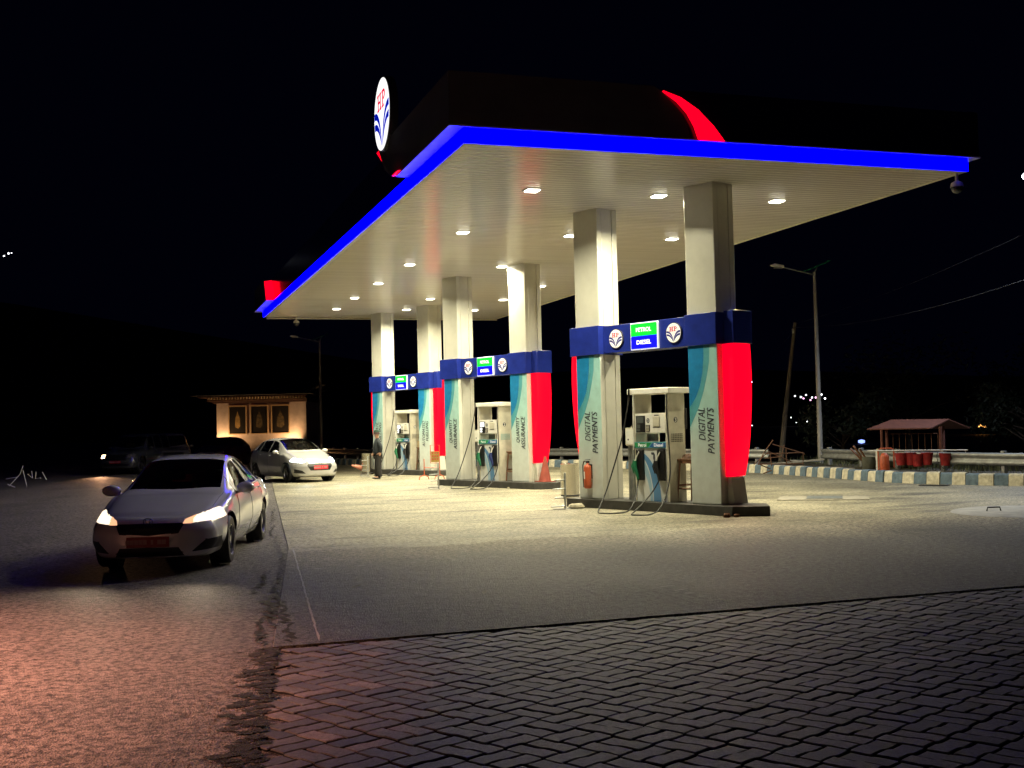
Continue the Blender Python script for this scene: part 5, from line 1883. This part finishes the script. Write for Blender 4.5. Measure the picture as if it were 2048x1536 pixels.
# ------------------------------------------------------------------ shrine-like wall building with three pictures
HX, HY, HA = 0.0, 54.75, math.atan2(-1.71, 5.14)
t = thing('painted_building', 'small flat fronted building with three framed pictures and a carved cornice, lit from below', 'building', (HX, HY, 0), HA)
m_plaster = pm('aged_plaster', (.52, .40, .38), .85, var=.35, vs=1.6, bump=.25, bs=3)
m_carve = pm('carved_timber', (.10, .045, .03), .6, var=.4, vs=6)
MB().box(0, 5.42, 0, 4.5, .6, 3.5).build('wall', m_plaster, t)
MB().box(-.08, 5.5, -.05, 4.6, -.1, .6).build('base_course', m_dgrey, t)
MB().box(-.5, 5.55, -.35, 4.9, 3.62, 3.72).box(-.2, 5.5, -.12, 4.7, 3.5, 3.62).box(-1.0, 5.6, -.55, 5.1, 3.86, 3.95).build('cornice', m_carve, t)
mb = MB()
for k in range(34):
    mb.box(-.42 + k * .176, -.34 + k * .176, -.50, -.3, 3.73, 3.85)
mb.build('dentil_row', pm('dentil_cream', (.5, .38, .25), .7), t)
MB().prism([(-1.4, 3.96), (5.9, 3.96), (5.9, 4.02), (-1.4, 4.02)], -.9, 5.3, 'y').prism([(-.9, 4.03), (1.2, 4.12), (5.2, 4.12), (6.4, 4.55), (6.5, 4.5), (5.4, 4.03)], 0, 4.4, 'y').build('roof', pm('roof_slate', (.06, .055, .06), .8, var=.4, vs=4), t)
for i, (x0, x1) in enumerate(((.78, 1.76), (2.09, 3.07), (3.36, 4.37))):
    fr_ = MB().box(x0 - .06, x1 + .06, -.05, -.002, 1.60, 1.65).box(x0 - .06, x1 + .06, -.09, -.002, 3.28, 3.36).box(x0 - .06, x0, -.05, -.002, 1.651, 3.279).box(x1, x1 + .06, -.05, -.002, 1.651, 3.279).build('picture_frame', pm('frame_tan', (.36, .23, .13), .6), t)
    MB().box(x0 + .001, x1 - .001, -.02, -.003, 1.652, 3.278).build('picture', pm('picture_dark', (.015, .011, .01), .35, var=.5, vs=4), fr_)
    c = (x0 + x1) / 2
    w_ = (.16, .20, .24)[i]
    pts = [(c - w_, 2.05), (c - w_ * .8, 2.6), (c - w_ * .25, 2.85), (c, 3.02), (c + w_ * .3, 2.85), (c + w_ * .9, 2.55), (c + w_, 2.1), (c + w_ * .2, 1.95)]
    mb = MB()
    mb.add([(a, -.022, b) for a, b in pts], [tuple(range(len(pts)))])
    mb.build('robed_figure', pm('robe_%d' % 1, (.30, .17, .05), .6, var=.7, vs=5) if i == 0 else pm('robe_dim', (.10, .06, .02), .6, var=.9, vs=6), fr_, smooth=0)
for i, x_ in enumerate((.30, 4.75)):
    q = Matrix.Rotation(HA, 4, 'Z') @ Vector((x_, -.55, 0))
    u = thing('uplight', 'small floodlight on the ground shining up the %s end of the picture wall' % ('left', 'right')[i], 'floodlight', (HX + q.x, HY + q.y, 0), HA, 'uplights at the picture wall')
    MB().box(-.12, .12, -.06, .06, .55, .68).build('housing', m_black, u, bev=.01)
    MB().tube([(0, 0, 0), (0, 0, .55)], .025, 6).build('stem', m_black, u)
    MB().box(-.1, .1, -.04, .04, .682, .69).build('lens', pm('warm_lens', (1, .8, .4), .3, emis=14, ecol=(1, .68, .22)), u)
    li = light('SPOT', 'glow', u, (0, .05, .72), 420, (1, .62, .26), .06, spot=R(130), blend=.8)
    aim(li, (.7 if i == 0 else -.7, .62, 2.0))

# ------------------------------------------------------------------ trees behind the fire point
m_bark = pm('bark', (.09, .065, .045), .9, var=.4, vs=5)
m_leafg = pm('leaf_green', (.016, .026, .010), .6, var=.5, vs=2)


def tree(lab, loc, h, rad, seed, n=2600, trunk=.14):
    r_ = random.Random(seed)
    t = thing('tree', lab, 'tree', loc, r_.uniform(0, 6), 'trees behind the guardrail')
    mb = MB()
    tips = []
    top = Vector((r_.uniform(-.3, .3), r_.uniform(-.3, .3), h * .62))
    mb.tube([(0, 0, -.4), top * .5 + Vector((.1, 0, 0)), top], [trunk, trunk * .75, trunk * .35], 8)
    for k in range(13):
        f = r_.uniform(.3, 1)
        b0_ = top * f
        a = r_.uniform(0, 2 * PI)
        e_ = b0_ + Vector((math.cos(a) * rad * r_.uniform(.5, .95), math.sin(a) * rad * r_.uniform(.5, .95), h * r_.uniform(.08, .34)))
        mid_ = b0_.lerp(e_, .5) + Vector((0, 0, .15))
        mb.tube([b0_, mid_, e_], [trunk * .35, trunk * .2, .015], 6)
        tips += [e_, mid_.lerp(e_, .5)]
    mb.build('trunk', m_bark, t)
    cl = []
    for tp in tips:
        cl.append((tp, rad * r_.uniform(.22, .42)))
    mb = MB()
    for k in range(n):
        c, rr = cl[r_.randrange(len(cl))]
        while True:
            d = Vector((r_.uniform(-1, 1), r_.uniform(-1, 1), r_.uniform(-.8, .8)))
            if .25 < d.length < 1:
                break
        p = c + d * rr
        a = Vector((r_.gauss(0, 1), r_.gauss(0, 1), r_.gauss(0, .6))).normalized()
        b = a.orthogonal().normalized()
        s_ = r_.uniform(.05, .12)
        mb.add([p - a * s_ * 1.4, p + b * s_ * .5, p + a * s_ * 1.4, p - b * s_ * .5], [(0, 1, 2, 3)])
    mb.build('crown', m_leafg, t, smooth=0)


tree('dark leafy tree behind the shelter roof, tallest of the row', (28.3, 26.4, -.3), 5.6, 3.2, 1)
tree('dark leafy tree at the far right edge behind the shelter', (33.5, 24.5, -.3), 5.2, 3.0, 2)
tree('low dark bushy tree between the lamp post and the shelter', (23.1, 23.9, -.3), 3.0, 1.9, 3, 1800, .1)
tree('dark tree to the right of the shelter roof', (29, 20, -.3), 3.6, 2.2, 4, 1800)
mb = MB()
for k in range(2600):
    i = rnd.randrange(max(0, iL - 2), len(off) - 1)
    p = off[i]
    t_ = (off[i + 1] - off[i]).normalized()
    q = p + Vector((-t_.y, t_.x, 0)) * rnd.uniform(.3, 2.4) + t_ * rnd.uniform(0, .35)
    h_ = rnd.uniform(.1, .45)
    a = rnd.uniform(0, PI)
    wv_ = Vector((math.cos(a), math.sin(a), 0)) * .012
    ln = Vector((rnd.uniform(-.15, .15), rnd.uniform(-.15, .15), h_))
    mb.add([q + wv_ + Vector((0, 0, .1)), q - wv_ + Vector((0, 0, .1)), q + ln + Vector((0, 0, .1))], [(0, 1, 2)])
struct(mb.build('grass', pm('dry_grass', (.09, .10, .04), .8), smooth=0), 'stuff')

# ------------------------------------------------------------------ hillside with tiny lights
mb = MB()
for (x0, y0, ww, hh) in ((250, 520, 520, 30), (-250, 640, 500, 100), (600, 330, 420, 16)):
    n = 24
    vs = [(x0, y0 - 0, hh)]
    for ring in (.35, .7, 1):
        for k in range(n):
            a = 2 * PI * k / n
            j = 1 + .12 * math.sin(k * 3.1 + x0)
            vs.append((x0 + ww * ring * j * math.cos(a), y0 + ww * .45 * ring * j * math.sin(a), hh * (1 - ring) ** .8 - (1 if ring == 1 else 0)))
    fs = [(0, 1 + k, 1 + (k + 1) % n) for k in range(n)]
    for g_ in range(2):
        fs += [(1 + g_ * n + k, 1 + (g_ + 1) * n + k, 1 + (g_ + 1) * n + (k + 1) % n, 1 + g_ * n + (k + 1) % n) for k in range(n)]
    mb.add(vs, fs)
struct(mb.build('hills', pm('dark_hill', (.012, .014, .012), 1), smooth=0))


def at_px(px, py, dep):
    d = fw + rt * ((px - 1024) / 2311.05) - up * ((py - 768) / 2311.05)
    return CAM + d * dep


m_lw = pm('far_light_white', (.9, .9, .9), .5, emis=5, ecol=(.9, .92, 1))
m_lp = pm('far_light_pink', (.9, .5, .9), .5, emis=4, ecol=(.9, .45, .75))
m_lo = pm('far_light_orange', (.9, .5, .2), .5, emis=4, ecol=(1, .42, .10))
m_lb = pm('far_light_blue', (.4, .5, .9), .5, emis=2.5, ecol=(.25, .35, 1))


def far_lamp(px, py, sz, m, lab, wide=1, dep=330, grp='tiny lights on the dark hillside'):
    p = at_px(px, py, dep)
    k = dep / 2311.05 * sz
    o = MB().lathe([(0, -k * .5), (k * .5, -k * .3), (k * .5, k * .3), (0, k * .5)], n=8).build('distant_light', m, smooth=0, loc=tuple(p))
    o.scale = (wide, wide, 1)
    tag(o, lab, 'light', grp)


T1 = 'tiny white light among the cluster on the dark hillside beyond the tall lamp post'
for px, py, sz in ((1590, 792, 3), (1602, 794, 3.5), (1612, 790, 3), (1624, 795, 3), (1643, 789, 3.5), (1650, 797, 3.5)):
    far_lamp(px, py, sz, m_lw, T1)
for px, py, sz in ((1607, 797, 3), (1632, 795, 4), (1637, 799, 3), (1621, 800, 3)):
    far_lamp(px, py, sz, m_lp, 'tiny pinkish light among the cluster beyond the tall lamp post')
T2 = 'tiny faint white light low over the guardrail beside the leaning pole'
for px, py, sz in ((1519, 857, 2.5), (1530, 857, 3), (1503, 764, 3), (1582, 835, 2), (1593, 844, 3), (1614, 836, 3), (1615, 843, 3), (1611, 863, 4.5), (1588, 863, 2), (1602, 863, 2), (1676, 870, 4), (1672, 872, 2), (1504, 851, 2), (1560, 858, 2)):
    far_lamp(px, py, sz, m_lw, T2)
far_lamp(1745, 764, 3, m_lw, 'single tiny white light high in the dark above the shelter roof', dep=300)
far_lamp(1723, 883, 8, m_lb, 'small blue lit patch just left of the shelter roof', 1.6, 90, 'coloured distant lights')
far_lamp(1965, 852, 7, m_lo, 'small orange glow right of the shelter roof', 2.2, 120, 'coloured distant lights')
far_lamp(1366, 840, 3, m_lw, 'tiny white light between dispenser 3 and the near right pillar', dep=300)
for px, py, sz in ((8, 512, 3), (17, 507, 3.5), (23, 506, 2)):
    far_lamp(px, py, sz, m_lw, 'tiny white light high on the far left slope', dep=420, grp='tiny lights on the left slope')
# bright yard lamp at the right edge
p = at_px(2056, 352, 33)
t = thing('yard_floodlight', 'bright cool white floodlight on a pole at the right edge', 'floodlight', (p.x, p.y, 0))
MB().tube([(.5, -.2, -.3), (.5, -.2, 8.9)], .08, 10).build('pole', m_galv, t)
MB().tube([(.5, -.2, 8.7), (0, 0, 8.75)], .03, 8).build('arm', m_galv, t)
MB().lathe([(0, -.12), (.12, -.07), (.17, 0), (.12, .07), (0, .12)], (0, 0, p.z), n=20).build('lamp', pm('flood_lens', (1, 1, 1), .3, emis=20, ecol=(.85, .92, 1)), t, smooth=60)
light('SPOT', 'glow', t, (0, -.0, p.z - .2), 2600, (.72, .82, 1), .15, spot=R(150), blend=.6)
# sodium lamp behind and left of the viewer: orange pool on the road
t = thing('sodium_street_lamp', 'sodium street lamp left of the viewer lighting the road orange', 'street lamp', (-11.6, -8.6, 0))
MB().tube([(0, 0, -.2), (0, 0, 7.0)], .08, 10).build('pole', m_galv, t)
MB().tube([(0, 0, 6.9), (1.2, 0, 7.15), (2.6, 0, 7.2)], .035, 8).build('arm', m_galv, t)
MB().box(2.4, 2.9, -.14, .14, 7.10, 7.24).build('lamp_head', m_dgrey, t, bev=.01)
MB().box(2.48, 2.82, -.1, .1, 7.075, 7.098).build('lens', pm('sodium_lens', (1, .6, .3), .3, emis=20, ecol=(1, .45, .2)), t)
li = light('SPOT', 'glow', t, (2.65, 0, 7.0), 16000, (1, .41, .27), .12, spot=R(82), blend=1)
aim(li, (2.9, .3, 0))

# white broken rods by the dark road side
t = thing('broken_fence', 'broken white rods of a fence in the dark at the far left roadside', 'fence', (-8.6, 26.5, 0))
for pts in ([(-.45, 0, .05), (-.1, .1, .45), (.0, .1, .75)], [(-.55, .1, .3), (-.2, 0, .35)], [(-.5, 0, .12), (-.25, 0, .0)], [(.0, 0, .6), (.12, .0, .05), (.1, .1, -.02)], [(.15, 0, .45), (.3, .1, .3), (.28, .1, .55)], [(.42, .1, .52), (.40, .1, .28), (.58, .0, .3)], [(.62, .2, .5), (.75, .2, .22)]):
    MB().tube(pts, .015, 6).build('rod', m_white, t)


# ------------------------------------------------------------------ attendant
def skin_obj(name, joints, edges, mat_, parent, lvl=2):
    me = bpy.data.meshes.new(name)
    names = list(joints)
    me.from_pydata([joints[n][0] for n in names], [(names.index(a), names.index(b)) for a, b in edges], [])
    me.materials.append(mat_)
    o = bpy.data.objects.new(name, me)
    COL.objects.link(o)
    o.parent = parent
    m = o.modifiers.new('skin', 'SKIN')
    m.use_smooth_shade = True
    for i, n in enumerate(names):
        r = joints[n][1]
        me.skin_vertices[0].data[i].radius = r if isinstance(r, tuple) else (r, r)
    me.skin_vertices[0].data[0].use_root = True
    s_ = o.modifiers.new('smooth', 'SUBSURF')
    s_.levels = s_.render_levels = lvl
    return o


def person():
    a = math.atan2(.315, -.949) + .12
    t = thing('person', 'man in dark jacket, dark trousers and knitted cap standing by dispenser 1, looking left', 'person', (3.16, 22.3, 0), a)
    sk = pm('skin', (.42, .23, .15), .55)
    jk = pm('jacket_cloth', (.018, .026, .034), .8, var=.4, vs=12, bump=.5, bs=14, bd=.03)
    tr = pm('trouser_cloth', (.018, .017, .017), .85, var=.4, vs=10, bump=.5, bs=10, bd=.03)
    # +x forward, +y his left (towards the viewer)
    J = dict(pel=((0, 0, .90), .12), chest=((.01, 0, 1.22), (.15, .12)), neck=((.02, 0, 1.40), .055), head0=((.045, 0, 1.475), .065), head1=((.05, 0, 1.56), (.095, .105)), head2=((.04, 0, 1.63), .07),
             shl=((.0, .17, 1.34), .055), ell=((-.10, .24, 1.10), .045), wrl=((-.07, .21, .87), .03), hal=((-.03, .19, .80), .035),
             shr=((.02, -.17, 1.34), .055), elr=((.02, -.23, 1.09), .045), wrr=((.14, -.16, .92), .03), har=((.19, -.12, .88), .035),
             hpl=((-.01, .09, .86), .09), knl=((-.01, .11, .48), .06), anl=((-.04, .12, .09), .04), tol=((.12, .13, .04), .035),
             hpr=((.01, -.09, .86), .09), knr=((.05, -.10, .48), .06), anr=((.04, -.11, .09), .04), tor=((.20, -.12, .04), .035))
    E = [('pel', 'chest'), ('chest', 'neck'), ('neck', 'head0'), ('head0', 'head1'), ('head1', 'head2'), ('chest', 'shl'), ('shl', 'ell'), ('ell', 'wrl'), ('wrl', 'hal'), ('chest', 'shr'), ('shr', 'elr'), ('elr', 'wrr'), ('wrr', 'har'),
         ('pel', 'hpl'), ('hpl', 'knl'), ('knl', 'anl'), ('anl', 'tol'), ('pel', 'hpr'), ('hpr', 'knr'), ('knr', 'anr'), ('anr', 'tor')]
    body = skin_obj('body', J, E, sk, t)
    # face details and fingers joined as small meshes under the body
    MB().tube([(.135, 0, 1.575), (.165, 0, 1.535), (.14, 0, 1.525)], [.008, .016, .008], 8).build('nose', sk, body)
    MB().tube([(.135, -.02, 1.495), (.14, .02, 1.495)], .007, 6).build('mouth', pm('lips', (.25, .09, .07), .6), body)
    for sg in (-1, 1):
        MB().lathe([(0, -.012), (.012, 0), (0, .012)], (.128, sg * .034, 1.57), n=8).build('eye', m_black, body)
        MB().lathe([(0, -.01), (.024, -.004), (.03, .004), (0, .012)], (.035, sg * .092, 1.55), n=10, ax='y').build('ear', sk, body)
    for hx, hy, hz in ((-.03, .19, .80), (.19, -.12, .88)):
        for k in range(4):
            ln = (.06, .07, .065, .05)[k]
            yy = hx - .03 + k * .019
            MB().tube([(yy, hy, hz - .02), (yy + .006, hy - .004, hz - .02 - ln * .6), (yy + .02, hy - .012, hz - .02 - ln)], [.010, .009, .007], 6).build('finger', sk, body)
        MB().tube([(hx + .02, hy - .01, hz + .02), (hx + .055, hy - .02, hz - .01), (hx + .06, hy - .02, hz - .045)], [.012, .011, .008], 6).build('thumb', sk, body)
    JK = dict(a=((.0, 0, .82), (.185, .175)), b=((.04, 0, 1.02), (.195, .185)), c=((.02, 0, 1.22), (.19, .18)), d=((.015, 0, 1.38), (.11, .10)), e=((.03, 0, 1.43), (.07, .06)),
              sl=((.0, .18, 1.335), .08), el=((-.10, .25, 1.10), .068), wl=((-.075, .215, .90), .05), sr=((.02, -.18, 1.335), .08), er=((.03, -.24, 1.09), .068), wr=((.12, -.17, .94), .05))
    skin_obj('jacket', JK, [('a', 'b'), ('b', 'c'), ('c', 'd'), ('d', 'e'), ('c', 'sl'), ('sl', 'el'), ('el', 'wl'), ('c', 'sr'), ('sr', 'er'), ('er', 'wr')], jk, t)
    TR = dict(p=((0, 0, .90), (.16, .14)), hl=((-.01, .095, .80), .125), kl=((-.01, .11, .48), .10), al=((-.045, .12, .045), .09), hr=((.01, -.095, .80), .125), kr=((.05, -.10, .48), .10), ar=((.04, -.11, .045), .09))
    skin_obj('trousers', TR, [('p', 'hl'), ('hl', 'kl'), ('kl', 'al'), ('p', 'hr'), ('hr', 'kr'), ('kr', 'ar')], tr, t)
    for (x_, y_) in ((-.02, .12), (.06, -.11)):
        SH = dict(a=((x_ - .05, y_, .045), (.045, .04)), b=((x_ + .06, y_, .045), (.05, .035)), c=((x_ + .17, y_ + .01, .032), (.042, .028)))
        skin_obj('shoe', SH, [('a', 'b'), ('b', 'c')], m_black, t)
    cap = MB().lathe([(.102, 1.585), (.106, 1.61), (.10, 1.66), (.08, 1.70), (.03, 1.722), (0, 1.725)], (.045, 0, 0), n=24).build('cap', pm('cap_green', (.02, .05, .035), .9, bump=.6, bs=60), t, smooth=60)
    MB().lathe([(.104, 1.58), (.109, 1.59), (.1085, 1.60), (.105, 1.61)], (.045, 0, 0), n=24).build('cap_stripe', pm('cap_stripe', (.12, .03, .03), .9), cap, smooth=60)
    MB().lathe([(.104, 1.55), (.109, 1.56), (.108, 1.578), (.103, 1.58)], (.045, 0, 0), n=24).build('cap_brim', pm('cap_grey', (.08, .085, .08), .9), cap, smooth=60)
    MB().tube([(-.07, .165, 1.38), (.06, .17, 1.2), (.12, .1, 1.0)], .01, 6).build('strap', pm('strap_tan', (.25, .22, .17), .8), t)


person()
